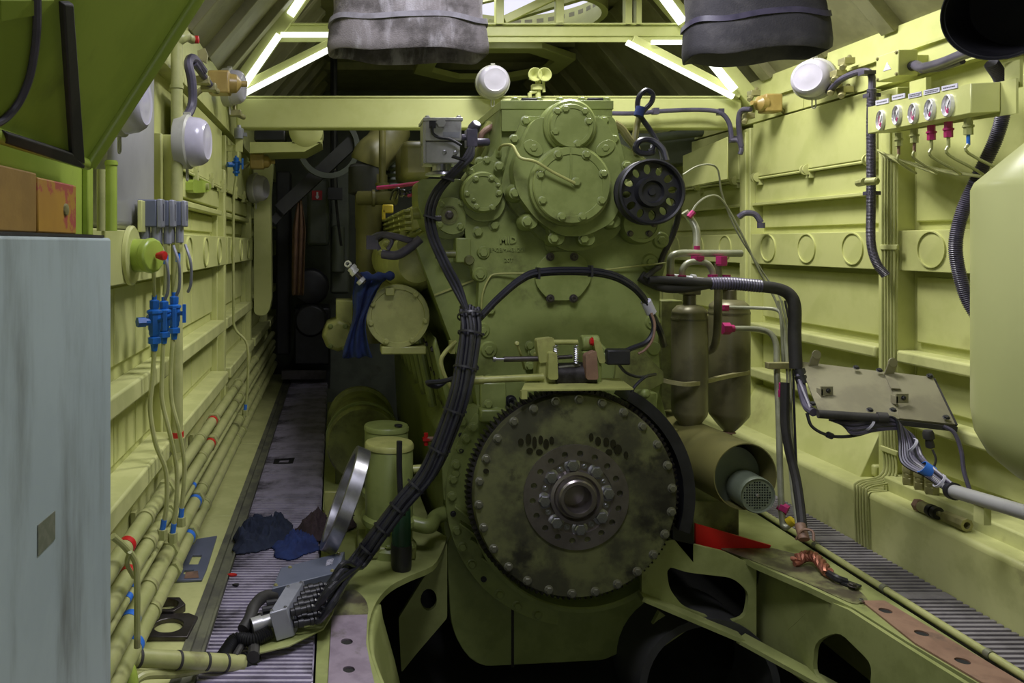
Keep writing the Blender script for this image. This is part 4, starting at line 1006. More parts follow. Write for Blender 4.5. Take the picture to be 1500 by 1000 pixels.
for k, (i, f) in enumerate(((0,.4),(1,.2),(2,.3),(3,.5),(4,.5),(5,.5),(6,.2),(6,.8),(7,.5))):
    a_, c_ = Vector(P(*trunk[i])), Vector(P(*trunk[i+1])); p = a_.lerp(c_, f); d = (c_ - a_).normalized(); rr = .048 - .0024*i
    b = B(); b.lathe(p, d, [(rr,-.004),(rr+.003,-.004),(rr+.003,.004),(rr,.004),(rr,-.004)], 20); b.obox(p + V(rr, -.01, 0), (.012,.008,.008)); mk('cable_tie', b, 'black', har)
# upper leads from the actuator
for k, du in enumerate((0, 6, -5)):
    hpath([(690+du*.5,216,3.19),(684+du,232,3.16),(664+du,253,3.14),(640+du,280,3.13),(629+du,310,3.13),(633+du,345,3.12),(650+du,385,3.10),(668+du,420,3.08),(686,462,3.04)], .0092 if k < 2 else .007)
for (u, v) in ((655,262),(630,318),(648,380),(672,232)):
    b = B(); b.obox(P(u, v, 3.12), (S(20,3.12), .035, .008), Matrix.Rotation(.3, 3, 'Y')); mk('cable_tie', b, 'black', har)
b = B(); b.obox(P(634,320,3.15), (S(24,3.12), .05, .022)); mk('clamp', b, 'black', har, bevel=.004)
# branch over the oblong cover to the solenoid
for k in range(4):
    o = (0, 3.5, -3.5, 1)[k]; oy = (0, .004, .003, -.012)[k]
    hpath([(690,478+o,3.05+oy),(706,462+o,3.05+oy),(730,437+o,3.05+oy),(762,410+o,3.06+oy),(790,399+o,3.06+oy),(850,397+o,3.06+oy),(895,403+o,3.07+oy),(925,418+o,3.08+oy),(944,438+o,3.10+oy),(953,456+o*.5,3.12+oy)], .0080)
b = B(); b.cyl(P(946,441,3.105), P(954,458,3.12), .021, n=12); mk('tape', b, 'label_plain', har)
hpath([(953,456,3.12),(960,470,3.13),(968,488,3.16),(972,505,3.25)], .013)
hpath([(953,458,3.11),(958,480,3.10),(948,500,3.09),(925,510,3.08),(912,516,3.07)], .010)
hpath([(954,458,3.10),(959,475,3.09),(956,497,3.08),(945,512,3.08),(935,518,3.08)], .005, m='rust')
for (u, v) in ((724,445),(788,400),(865,397)):
    b = B(); b.obox(P(u, v, 3.06), (.008, .045, S(17,3.06)), Matrix.Rotation(.6 if u < 730 else 0, 3, 'Y')); mk('cable_tie', b, 'black', har)
# lower small leads near the guard plate
hpath([(905,532,3.05),(918,546,3.06),(938,552,3.08),(960,548,3.1)], .006)
hpath([(925,575,3.0),(930,566,3.0),(945,552,3.02),(960,548,3.1)], .006)
hpath([(700,536,3.08),(680,548,3.08),(650,558,3.12),(626,560,3.15),(640,566,3.16),(655,556,3.16)], .010)
# the heavy conduits to the floor box
cd_ = thing('floor_conduit', 'thick black corrugated conduit curving from the connector box to the floor', 'conduit', P(330, 960, 2.40))
def corrugated(name, pts, r, m, parent, pitch=.007, amp=.10, n=10):
    q = spline([Vector(p) for p in pts], 10); L = [0]
    for a, c in zip(q, q[1:]): L.append(L[-1] + (c - a).length)
    tot = L[-1]; k = max(8, int(tot / pitch)) * 2; out = []; j = 0
    for i in range(k + 1):
        s_ = tot*i/k
        while j < len(L) - 2 and L[j+1] < s_: j += 1
        f = (s_ - L[j]) / max(1e-9, L[j+1] - L[j]); out.append(q[j].lerp(q[j+1], f))
    b = B(); b.tube(out, r, n, 0, lambda t: 1 + (amp if int(round(t*k)) % 2 else -amp)); return mk(name, b, m, parent)
gp0 = p0 + V(-.07,-.028,-.010)
b = B(); b.tube([G(402,872,.06), G(386,874,.075), G(372,888,.085), G(366,905,.075), G(356,922,.06)], .019, 12); mk('sheath', b, 'rubber', cd_)
corrugated('corrugated_hose', [gp0, gp0 + V(-.05,-.03,-.01), G(346,936,.05), G(334,950,.04), G(322,968,.03)], .019, 'black', cd_)
b = B(); b.tube([G(378,908,.05), G(360,935,.04), G(344,962,.03)], .011, 10); mk('second_hose', b, 'rubber', cd_)
b = B(); b.tube([G(382,905,.03), G(374,935,.03), G(371,962,.03)], .019, 10); mk('second_hose', b, 'rubber', cd_)
# grey pipe ends at the bottom left
bp = thing('floor_pipe_end', 'dirty yellow pipe end with a dark collar crossing the walkway', 'pipe', P(270, 985, 2.25))
b = B(); b.cyl(P(176,962,2.10), P(362,972,2.34), .024, n=20); mk('pipe_run', b, 'pipe', bp)
b = B(); b.cyl(P(355,971,2.335), P(376,973,2.36), .029, n=20); mk('collar', b, 'black', bp)
for f in (.12, .42, .64, .8):
    a_, c_ = P(176,962,2.10), P(362,972,2.34); b = B(); b.cyl(a_.lerp(c_, f), a_.lerp(c_, f + .02), .0255, n=20); mk('band', b, 'rubber', bp)
b = B(); b.tube([P(172,968,2.06), P(182,972,2.05), P(190,992,2.04), P(192,1030,2.03)], .021, 14); tag(mk('bent_pipe', b, 'hood', None), 'green bent pipe turning down beside the pale cabinet', 'pipe')
b = B(); b.tube([P(196,998,2.08), P(215,988,2.12), P(260,986,2.2), P(310,976,2.26)], .012, 10); tag(mk('bent_pipe', b, 'pipe', None), 'thin yellowish pipe curving under the floor pipe end', 'pipe')
# ------------------------------------------------------------------ left side
# long pipes
pl = [  # x, z (relative to eye), radius, nut positions, bands
    (-.566, -.822, .023, (2.12, 3.62), 'red_paint', 'upper pipe of the left wall bundle, with red bands'),
    (-.560, -.900, .023, (2.12, 3.52), 'red_paint', 'second pipe of the left wall bundle, with red bands'),
    (-.552, -.945, .011, (2.08, 2.14, 3.05), 'blue_band', 'thin pipe of the left wall bundle'),
    (-.558, -1.030, .026, (2.13, 3.12), 'blue_band', 'thick pipe of the left wall bundle with a wide blue band'),
    (-.548, -1.098, .026, (2.13, 2.92), 'blue_band', 'lowest pipe of the left wall bundle, beside the floor plate'),
]
for x, z, r, bs_, bm_, lab in pl:
    t = thing('wall_pipe', lab, 'pipe', V(x, 4.0, CZ + z - r))
    b = B(); b.cyl((x, 1.62, CZ + z), (x, 7.2, CZ + z), r, n=20); mk('pipe_run', b, 'pipe', t)
    for y in bs_:
        b = B(); b.cyl((x, y, CZ + z), (x, y + .028, CZ + z), r + .0012, n=20); mk('paint_band', b, bm_, t)
    if r > .02:
        for y in (2.62, bs_[1] + .03, 4.6):
            b = B(); b.hexn((x, y, CZ + z), (x, y + .035, CZ + z), r*1.4); b.cyl((x, y + .035, CZ + z), (x, y + .06, CZ + z), r*1.2, n=16); mk('union_nut', b, 'pipe', t)
for y in (2.35, 3.3, 4.4, 5.6):
    t = thing('pipe_clamp', 'flat clamp holding the left pipe bundle to the wall', 'clamp', V(-.585, y, CZ - 1.13), 'clamps of the left pipe bundle')
    b = B(); b.box((-.606, y - .015, CZ - 1.13), (-.592, y + .015, CZ - .80)); mk('backplate', b, 'pipe', t)
    for x, z, r, *_ in pl:
        if r < .02: continue
        b = B(); b.lathe((x, y, CZ + z), (0,1,0), [(r,-.012),(r+.004,-.012),(r+.004,.012),(r,.012),(r,-.012)], 20); mk('clip', b, 'pipe', t)
# looping tube over the bundle near the cabinet
b = B(); b.tube([P(165,785,1.95), P(182,800,1.98), P(198,822,2.0), P(201,860,2.0), P(201,948,2.0)], .0085, 10); b.tube([P(190,808,1.98), P(186,825,2.0), P(196,845,2.02)], .006, 8)
tag(mk('drain_tube', b, 'pipe', None), 'bent yellow tube arching over the left pipe bundle', 'tube')

# blue gauge valves with tubes
def valve(u, v0, v1, Y, tubeb, lab):
    t = thing('gauge_valve', lab, 'valve', P(u, v1, Y), 'blue gauge valves on the left wall')
    c = P(u, (v0+v1)/2, Y); h = S(v1 - v0, Y)
    b = B(); b.lathe(P(u, v1, Y), (0,0,1), [(0,0),(.009,0),(.012,h*.12),(.020,h*.14),(.020,h*.24),(.013,h*.26),(.017,h*.30),(.017,h*.36),(.020,h*.40),(.020,h*.66),(.024,h*.68),(.024,h*.72),(.013,h*.75),(.015,h*.78),(.015,h*.9),(.008,h*.92),(.008,h),(0,h)], 8); mk('body', b, 'blue_paint', t)
    b = B(); b.cyl(c + V(0,0,.005), c + V(-.030,-.02,.005), .012, n=10); b.hexn(c + V(-.024,-.016,.005), c + V(-.045,-.030,.005), .016); mk('side_port', b, 'blue_paint', t)
    b = B(); b.cyl(c + V(0,0,.01), c + V(.035,-.02,.01), .007, n=8); b.obox(c + V(.038,-.022,.01), (.010,.012,.06)); mk('lever', b, 'blue_paint', t)
    b = B(); b.tube([P(*p) for p in tubeb], .0075, 8); mk('tube_down', b, 'pipe', t)
    b = B(); p = Vector(P(*tubeb[-1])); d = (Vector(P(*tubeb[-2])) - p).normalized(); b.cyl(p, p + d*.03, .009, n=10); mk('blue_tape', b, 'blue_band', t)
    b = B(); b.hexn(p - V(0,0,.03), p, .016); mk('tube_nut', b, 'pipe', t)
valve(226, 432, 514, 2.40, [(226,514,2.40),(223,560,2.40),(220,600,2.40),(228,650,2.40),(243,690,2.42),(244,740,2.42),(238,775,2.42)], 'blue painted gauge valve nearest the drum shaped cable inlet')
valve(240, 435, 503, 2.50, [(239,503,2.5),(237,560,2.5),(238,590,2.5),(250,640,2.5),(259,690,2.52),(258,740,2.52),(253,780,2.52)], 'blue painted gauge valve in the middle of the row of three')
valve(255, 428, 497, 2.60, [(253,497,2.6),(250,550,2.6),(252,590,2.6),(262,630,2.6),(270,680,2.62),(268,725,2.62),(265,757,2.62)], 'blue painted gauge valve next to the tall green pipe')
valve(346, 228, 258, 4.35, [(346,258,4.35),(342,300,4.35),(342,440,4.35),(344,480,4.35),(362,505,4.35),(363,560,4.35),(359,600,4.35)], 'small blue valve on a long thin tube under a grey sensor')
tg = thing('pressure_sensor', 'small grey white pressure sensor above a blue valve', 'sensor', P(350, 222, 4.35))
b = B(); b.lathe(P(350,203,4.35), (0,0,1), [(0,0),(.026,0),(.028,.03),(.026,.055),(.014,.06),(.010,.075),(0,.076)], 14); b.obox(P(358,197,4.35), (.03,.02,.02)); mk('cap', b, 'grey_light', tg)
b = B(); b.box(P(345,204,4.35), P(355,222,4.35) + V(0,.02,0)); b.cyl(P(348,222,4.35), P(348,230,4.35), .008, n=8); b.box(P(346,212,4.36), P(346,216,4.36) + V(-.10,.015,-.02)); mk('bracket', b, 'ledge', tg)
# pressure switches
for k in range(3):
    t = thing('pressure_switch', ('grey boxed pressure switch beside the upright bracket plate', 'grey boxed pressure switch in the middle of the row of three', 'grey boxed pressure switch next to the tall green pipe')[k], 'switch', P(222 + 18*k, 358, 2.36 + .12*k), 'pressure switches on the left wall')
    c = P(222 + 18*k, 318, 2.36 + .12*k)
    b = B(); b.box(c + V(-.038,-.022,-.030), c + V(.020,.022,.052)); mk('case', b, 'grey_box', t, bevel=.004)
    b = B(); b.box(c + V(.020,-.023,-.032), c + V(.036,.023,.054)); cv = mk('cover', b, 'grey_light', t, bevel=.004)
    b = B(); b.box(c + V(.0355,-.006,-.012), c + V(.038,-.002,.040)); mk('slot', b, 'print_dark', cv)
    b = B(); b.box(c + V(-.028,-.014,-.085), c + V(-.006,.014,-.028)); b.cyl(c + V(.012,0,-.085), c + V(.012,0,-.028), .013, n=12); mk('stem', b, 'grey_light', t, bevel=.002)
    b = B(); b.hexn(c + V(.006,0,-.115), c + V(.006,0,-.085), .014); mk('nut', b, 'engine_pale', t)
    b = B(); b.tube([c + V(.006,0,-.11), c + V(.006,0,-.16), P(226 + 14.5*k, 436 - 4*k, 2.40 + .1*k)], .006, 8); mk('tube', b, 'pipe', t)
    b = B(); b.cyl(c + V(.006,0,-.118), c + V(.006,0,-.148), .008, n=10); mk('blue_tape', b, 'blue_band', t)
    b = B(); b.tube([c + V(.03,0,-.09), c + V(.05,-.01,-.15), c + V(.045,.02,-.22), c + V(.03,.05,-.25)], .005, 8); mk('grey_lead', b, 'grey_light', t)
b = B(); b.box(P(201,293,2.30), P(208,340,2.30) + V(0,.42,0)); tag(mk('mounting_bracket', b, 'wall', None, bevel=.003), 'upright bracket plate behind the pressure switches', 'bracket')
# round green cable gland with a red knob
gg = thing('cable_gland_box', 'green drum shaped cable inlet on a round flange with a red knob', 'cable inlet', PX(195, 400, -.585))
c = PX(190, 374, -.584)
b = B(); b.lathe(c, (1,0,0), [(0,0),(.085,0),(.085,.010),(.080,.014),(0,.014)], 32); mk('flange', b, 'wall', gg)
b = B(); b.lathe(c + V(.012,0,0), (1,-.5,0), [(0,0),(.048,0),(.046,.05),(.050,.052),(.050,.068),(.044,.075),(0,.078)], 12); mk('drum', b, 'hood', gg, bevel=.003)
b = B(); b.lathe(c + V(.105,-.05,0), (1,-.5,0), [(0,-.02),(.008,-.02),(.014,0),(.012,.008),(0,.010)], 12); mk('knob', b, 'red_paint', gg)
# vertical pipes on the left
def vpipe(u, v0, v1, Y, r, lab, m='hood', extra=None):
    t = thing('vertical_pipe', lab, 'pipe', P(u, v1, Y)); b = B(); b.cyl(P(u, v1, Y), P(u, v0, Y), r, n=18); mk('pipe_run', b, m, t)
    for v in (extra or []):
        b = B(); b.cyl(P(u, v, Y), P(u, v - 5, Y), r*1.15, n=18); mk('collar', b, m, t)
    return t
vpipe(163, 235, 338, 1.98, .0145, 'slim green upright pipe beside the dark green panel', extra=(242,))
t = vpipe(259, 70, 640, 2.72, .021, 'tall green upright pipe beside the pressure switches', 'pipe', (340, 130))
b = B(); b.tube([P(259,72,2.72), P(260,62,2.72), P(266,56,2.72), P(274,52,2.74)], .020, 14); mk('bend', b, 'pipe', t)
b = B(); b.cyl(P(273,640,2.72), P(273,630,2.72), .022, n=14); b = B(); b.cyl(P(259,632,2.72), P(259,640,2.72), .024, n=16); mk('red_band', b, 'red_paint', t)
b = B(); b.hexn(P(259,640,2.72), P(259,660,2.72), .032); mk('union_nut', b, 'pipe', t)
b = B(); b.cyl(P(272,53,2.74), P(282,58,2.8), .016, n=12); mk('tee', b, 'pipe', t)
b = B(); b.lathe(P(286,58,2.8), (1,0,0), [(0,-.015),(.010,-.015),(.014,-.008),(.014,.012),(0,.016)], 10); mk('red_knob', b, 'red_paint', t)
vpipe(148, 248, 338, 1.86, .010, 'thin upright pipe next to the slim green one', 'pipe')
b = B(); b.box((-.647, 2.05, CZ + .04), (-.597, 2.62, CZ + .635)); tag(mk('pale_reservoir', b, 'pale_tank', None, bevel=.028, seg=5), 'pale grey upright tank with rounded edges behind the green pipes', 'reservoir')

# round bulkhead lamps
def lamp(c, ax, r, lab, up=V(0,0,1)):
    ax = Vector(ax).normalized()
    t = thing('bulkhead_lamp', lab, 'lamp', Vector(c) - V(0,0,r))
    b = B(); b.lathe(c, ax, [(0,0),(r*1.0,0),(r*1.02,.012),(r*1.02,.040),(r*.94,.046),(r*.90,.046)], 32); mk('base', b, 'lamp_base', t)
    b = B(); b.lathe(Vector(c) + ax*.040, ax, [(r*.93,0),(r*.93,r*.10),(r*.88,r*.42),(r*.78,r*.60),(r*.66,r*.68),(r*.60,r*.66),(r*.30,r*.70),(0,r*.71)], 36); mk('dome', b, 'dome', t)
    s_ = ax.cross(V(0,0,1)).normalized()
    b = B(); b.tube([Vector(c) + ax*.03 + V(0,0,-r) + s_*.008, Vector(c) + ax*.03 + V(0,0,-r-.035) + s_*.008, Vector(c) + ax*.03 + V(0,0,-r-.042), Vector(c) + ax*.03 + V(0,0,-r-.035) - s_*.008, Vector(c) + ax*.03 + V(0,0,-r) - s_*.008], .003, 6, 3); mk('latch', b, 'lamp_base', t)
    b = B(); b.obox(Vector(c) + ax*.03 + V(0,0,r*1.03), (.022,.022,.014)); mk('hinge', b, 'lamp_base', t)
    return t
lamp(P(158, 150, 2.02), (1, -.06, 0), .088, 'round white bulkhead lamp half behind the green hood')
lamp(P(262, 208, 2.76), (1, -.10, 0), .094, 'round white bulkhead lamp beside the tall green pipe')
lamp(P(328, 128, 3.95), (1, -.12, 0), .094, 'round white bulkhead lamp above the left door panel, by the amber fitting')
lt = lamp(P(369, 276, 5.4), (1, -.3, 0), .098, 'round unlit bulkhead lamp deep in the room below a tan fitting')
lamp(P(720, 122, 4.43), (0, -1, 0), .094, 'round white bulkhead lamp on the crossbeam')
lamp(P(1196, 117, 3.74), (-.78, -.62, 0), .096, 'round white bulkhead lamp above the right wall door panel')
# amber fittings
def amber(c, d, lab):
    t = thing('amber_fitting', lab, 'fitting', Vector(c) - V(0,0,.05)); d = Vector(d).normalized()
    b = B(); b.obox(c, (.09,.085,.095)); mk('case', b, 'amber', t, bevel=.008)
    b = B(); b.lathe(Vector(c) + d*.04, d, [(.042,0),(.038,.03),(.02,.045),(.012,.05),(.012,.075),(0,.075)], 18); mk('nose', b, 'amber', t)
    b = B(); b.tube([Vector(c) - d*.05 + V(0,0,-.01), Vector(c) - d*.10 + V(0,0,-.05), Vector(c) - d*.11 + V(0,0,-.09)], .012, 8); mk('gland', b, 'tan_brass', t)
amber(P(322, 122, 3.30), (1, .15, 0), 'amber box fitting with a round nose beside the left lamp')
amber(P(1128, 152, 4.15), (-1, -.25, 0), 'amber box fitting with a round nose on the right wall')
amber(P(377, 237, 5.1), (1, .15, 0), 'small amber fitting above the unlit far lamp')
# clutter along the left cant rail
for i, (u, v, Y) in enumerate(((296,118,3.05),(306,128,3.12),(345,166,4.0))):
    b = B(); b.obox(P(u, v, Y), (.06,.05,.03)); b.cyl(P(u, v, Y), P(u + 12, v + 6, Y + .1), .014, n=8); b.cyl(P(u, v, Y), P(u - 3, v - 14, Y), .010, n=8)
    tag(mk('cable_bracket', b, 'tan_brass', None, bevel=.003), ('brass clamp bracket below the red knobbed pipe bend', 'brass clamp bracket next to the amber box', 'wing nut clamp below the left lamp')[i], 'bracket')
b = B(); b.tube([P(268,178,2.8), P(281,155,2.85), P(281,120,2.85), P(276,92,2.85), P(284,86,2.9), P(298,104,3.0)], .017, 10); b.tube([P(284,92,2.9), P(296,108,3.0), P(308,124,3.1)], .013, 10)
tag(mk('conduit_bend', b, 'conduit', None), 'dark conduit loop above the left bulkhead lamp', 'conduit')
b = B(); b.plate([P(289,74,2.95), P(300,70,2.95), P(304,80,2.95), P(302,92,2.95), P(290,86,2.95)], (0,.02,0)); tag(mk('angle_bracket', b, 'tan_brass', None), 'small angle bracket beside the red knob', 'bracket')
# latch lever below the lamp
tl = thing('door_latch', 'flat green latch lever with a round pivot below the left lamp', 'latch', P(292, 285, 2.90))
b = B(); b.plate([PX(u, v, -.583) for u, v in rounded([(283,262),(306,266),(311,273),(306,281),(283,283)], 5, 3)], (-.035,0,0)); mk('lever', b, 'hood', tl)
b = B(); b.lathe(PX(302,273,-.583), (1,0,0), [(0,0),(.016,0),(.016,.012),(0,.014)], 14); mk('pivot', b, 'pipe', tl)
# big tall green duct plate at the far left
b = B(); b.plate([P(u, v, 5.6) for u, v in rounded([(372,232),(400,232),(396,290),(398,440),(392,462),(372,462)], 12, 4)], (0,.12,0)); tag(mk('air_duct', b, 'wall', None, bevel=.01), 'tall rounded yellow green duct at the far end of the left wall', 'duct')

# cabinet and what stands on it
cab = thing('electrical_cabinet', 'smudged pale blue grey metal cabinet by the left wall', 'cabinet', V(-.55, 1.0, 0))
b = B(); b.box((-.655, .35, 0), (-.452, 1.59, CZ + .012)); mk('body', b, 'cabinet', cab, bevel=.006)
b = B(); b.box((-.655, .36, CZ + .012), (-.455, 1.55, CZ + .017)); mk('top', b, 'rubber', cab)
q = [PX(55, 769, -.4515), PX(80, 748, -.4515), PX(80, 789, -.4515), PX(55, 814, -.4515)]
b = B(); b.plate(q, (.0012, 0, 0)); st = mk('label_sticker', b, 'sticker', cab); st['label'] = 'small grey printed sticker'
b = B(); b.box((-.555, .62, CZ + .0175), (-.472, 1.245, CZ + .112)); wd = thing('timber_block', 'yellow brown timber block with a red and white painted end on the cabinet', 'block', V(-.52, .9, CZ + .0175)); mk('beam', b, 'timber', wd, bevel=.003)
b = B(); b.box((-.556, 1.245, CZ + .0175), (-.470, 1.43, CZ + .106)); mk('painted_end', b, 'timber_end', wd, bevel=.003)
b = B(); b.lathe(PX(96, 307, -.470), (1,0,0), [(0,0),(.011,0),(.010,.003),(0,.005)], 16); mk('bolt_cap', b, 'tan_brass', wd)
b = B(); b.box((-.60, .3, CZ + .018), (-.563, 1.785, CZ + .26)); b.box((-.564, 1.75, CZ + .018), (-.548, 1.785, CZ + .22)); tag(mk('side_panel', b, 'hood', None, bevel=.004), 'flat dark green panel behind the timber block', 'panel')
# hood: sloping hatch cover with tube edge and rubber seals
hd = thing('hatch_cover', 'large green sloping hatch cover with a rounded tube edge and black rubber seals', 'hatch', P(127, 247, 1.62))
hy = 1.62
A0 = P(127, 240, hy); A1 = P(127, 240, hy) + (P(290, -12, hy) - P(127, 240, hy)) * 1.9
dS = (A1 - A0)
near = V(0, -1.15, 0)
nrm = dS.cross(near).normalized()
if nrm.x < 0: nrm = -nrm
b = B(); b.plate([A0, A1, A1 + near, A0 + near + V(0,0,.0)], -nrm * .03); mk('sheet', b, 'hood', hd)
b = B(); b.cyl(A0 + nrm*.004, A1 + nrm*.004, .0165, n=20); mk('edge_tube', b, 'hood', hd)
b = B(); b.cyl(A0 + nrm*.002, A0 + near + nrm*.002, .012, n=16); mk('lower_tube', b, 'hood', hd)
def onhood(u, v, off=.004):
    r = V((u - U0)/F, 1, (V0 - v)/F); p0 = A0 + nrm*off
    t_ = nrm.dot(p0 - V(0,0,CAMZ)) / nrm.dot(r); return V(0,0,CAMZ) + r*t_
b = B(); b.plate([onhood(*x) for x in ((84,0),(99,0),(118,236),(100,228))], nrm*.012); mk('seal', b, 'rubber', hd, bevel=.003)
b = B(); b.plate([onhood(*x) for x in ((0,188),(100,220),(118,238),(116,243),(0,205))], nrm*.012); mk('seal', b, 'rubber', hd, bevel=.003)
cv = [(54,-5),(54,40),(50,80),(42,118),(28,150),(10,172),(-10,184)]
b = B(); b.tube([onhood(u, v, .006) for u, v in cv], .006, 8); mk('seal', b, 'conduit', hd)
b = B(); b.plate([onhood(*x) for x in ((0,30),(60,20),(78,0),(0,0))], nrm*.002); mk('pressing', b, 'hood', hd)

# ------------------------------------------------------------------ right side
# gauge panel
gx = 2.06
def gp(u, v, off=0):
    p = PX(u, v, gx); return p + V(off, 0, 0)
gq = thing('gauge_board', 'lime gauge board with five round dials and small label plates', 'gauges', gp(1360, 190))
y_a, y_b = gp(1271,190).y, gp(1422,170).y
# panel face is nearly flat towards the room, a little twisted to the camera
z1, z0 = CZ + .62, CZ + .462
pa = V(gx + .085, y_a, 0); pb = V(gx - .075, y_b, 0)
a_u = (pb - pa).normalized(); n_g = V(a_u.y, -a_u.x, 0)
if n_g.x > 0: n_g = -n_g
def on_g(u, v, off=0.0):
    r = V((u - U0)/F, 1, (V0 - v)/F); p0 = pa
    t_ = n_g.dot(Vector((p0.x, p0.y, CAMZ)) - V(0,0,CAMZ)) / n_g.dot(r); return V(0,0,CAMZ) + r*t_ + n_g*off
corner = [on_g(1271,157), on_g(1422,122), on_g(1422,166), on_g(1271,196)]
b = B(); b.plate(corner, -n_g * .075); mk('case', b, 'wall', gq, bevel=.003)
b = B(); b.box(on_g(1420,122,-.09), on_g(1442,168,-.12)); b = B(); b.plate([on_g(1272,157,-.076), on_g(1442,117,-.076), on_g(1442,168,-.076), on_g(1272,196,-.076)], -n_g*.006); mk('back_plate', b, 'wall', gq)
gcs = [(1292,176,18.5),(1316,168.5,18.5),(1340,166,19),(1364.5,160.5,20),(1391,154.5,20.5)]
for k, (u, v, r) in enumerate(gcs):
    c = on_g(u, v, .0); rr = S(r, c.y) * .80
    b = B(); b.lathe(c, n_g, [(rr*.88,.001),(rr*.88,.008),(rr*.92,.011),(rr,.009),(rr*1.02,0)], 32); g_ = mk('gauge', b, 'chrome', gq)
    b = B(); b.lathe(c, n_g, [(0,.0025),(rr*.885,.0025),(rr*.885,.001)], 28); mk('dial', b, 'white', g_)
    b = B(); b.lathe(c + n_g*.003, n_g, [(rr*.70,0),(rr*.70,.0006),(rr*.55,.0006),(rr*.55,0)], 20, .4 + k*.2, 3.0 + k*.2); mk('scale_arc', b, 'print_dark' if k % 2 else 'magenta', g_)
    e1 = V(0,0,1)*.5 + a_u*(.5); e1.normalize()
    b = B(); b.bar(c + n_g*.0050 - e1*rr*.25, c + n_g*.0050 + e1*rr*.62, .0035, .0015, n_g); mk('needle', b, 'print_dark', g_)
    b = B(); b.bar(c + n_g*.0042 - V(0,0,rr*.55) - a_u*rr*.2, c + n_g*.0042 - V(0,0,rr*.2) - a_u*rr*.05, .010, .001, n_g); mk('red_mark', b, 'magenta', g_)
    # label plate
    w2 = 9.5 if k < 3 else 11.5; sl_ = -.21
    lu, lv = u + (1 if k else 1), v - 27
    b = B(); b.plate([on_g(lu - w2, lv - 3 - sl_*-w2*-1 + 0, .0), on_g(lu + w2, lv - 3 + sl_*w2, .0), on_g(lu + w2, lv + 4 + sl_*w2, .0), on_g(lu - w2, lv + 4 - sl_*w2, .0)] if False else [on_g(lu - w2, lv - 3.5 - sl_*w2, 0), on_g(lu + w2, lv - 3.5 + sl_*w2, 0), on_g(lu + w2, lv + 3.5 + sl_*w2, 0), on_g(lu - w2, lv + 3.5 - sl_*w2, 0)], n_g*.0025); lpz = mk('label_plate', b, 'label_plain', gq)
    for row in (0,) if k in (0, 1, 4) else (-1.2, 1.2):
        x0 = -w2*.78
        while x0 < w2*.75:
            L2 = random.uniform(1.0, 2.4)
            b = B(); b.plate([on_g(lu + x0, lv - .7 + row + sl_*x0, .0026), on_g(lu + x0 + L2, lv - .7 + row + sl_*(x0+L2), .0026), on_g(lu + x0 + L2, lv + .7 + row + sl_*(x0+L2), .0026), on_g(lu + x0, lv + .7 + row + sl_*x0, .0026)], n_g*.0006); mk('print', b, 'print_dark', lpz); x0 += L2 + .7
# fittings and capillaries below the gauges
fit = [(1301,198,'pipe','rust'),(1323,192,'pipe','rust'),(1347,187,'magenta','pipe'),(1371,182,'magenta','pipe'),(1399,177,'pipe','blue_band')]
for k, (u, v, m, m2) in enumerate(fit):
    c = on_g(u, v - 3, -.035)
    b = B(); b.hexn(c, c - V(0,0,.022), .012); b.cyl(c - V(0,0,.022), c - V(0,0,.028), .016, n=12); b.hexn(c - V(0,0,.028), c - V(0,0,.052), .013); mk('fitting', b, m, gq)
    b = B(); b.cyl(c - V(0,0,.052), c - V(0,0,.085), .0052, n=8); mk('painted_sleeve', b, m2, gq)
    e = 1299 + k*3.2
    yb = PX(1300, 300, 2.345).y + .03 - .018*k
    b = B(); x_ = 2.345
    b.tube([c - V(0,0,.08), c - V(0,0,.11), V((c.x + x_)/2, c.y + .02 + .01*k, c.z - .155 - .008*k), V(x_, yb + .02, CZ + .40 - .012*k), V(x_, yb, CZ + .36), V(x_, yb, CZ + .2), V(x_, yb, CZ - .3), V(x_, yb, CZ - .80), V(x_ - .02, yb - .03, CZ - .97), V(2.20, yb - .06, CZ - 1.0), V(2.18, yb - .07, CZ - 1.04), V(2.18, yb - .08, 0.005)], .0048, 6, 5); mk('capillary', b, 'pipe', gq)
for v in (362, 660):
    b = B(); b.obox(PX(1303, v, 2.342), (.012, .10, .022)); tag(mk('tube_clip', b, 'ledge', None, bevel=.003), 'clip holding the gauge tubes, ' + ('level with the round wall covers' if v == 362 else 'just above the plinth'), 'clip')
# hanger straps
for u in (1306, 1430):
    b = B(); b.box(on_g(u - 4, 96 if u > 1400 else 122, -.085), on_g(u + 8, 130 if u > 1400 else 150, -.092)); mk('hanger', b, 'wall', gq)
# junction box on the fascia
jx = thing('wall_junction_box', 'square lime junction box with a white triangle sticker', 'junction box', PX(1310, 118, 2.27))
b = B(); b.box((2.255, 3.14, CZ + .672), (2.335, 3.27, CZ + .778)); mk('case', b, 'wall', jx, bevel=.004)
b = B(); b.box((2.335, 3.16, CZ + .69), (2.40, 3.25, CZ + .76)); mk('stand_off', b, 'wall', jx)
b = B(); b.plate([(2.2545, 3.225, CZ + .708), (2.2545, 3.18, CZ + .708), (2.2545, 3.2025, CZ + .742)], (-.001, 0, 0)); mk('sticker', b, 'label_plain', jx)
b = B(); b.lathe((2.31, 3.14, CZ + .71), (0,-1,0), [(0,0),(.020,0),(.020,.02),(.016,.025),(0,.025)], 14); mk('gland', b, 'black', jx)
for (y_, z_) in ((3.15,.682),(3.26,.682),(3.15,.768),(3.26,.768)): bolt(jx, (2.255, y_, CZ + z_), .006, 'tan_brass', (-1,0,0))
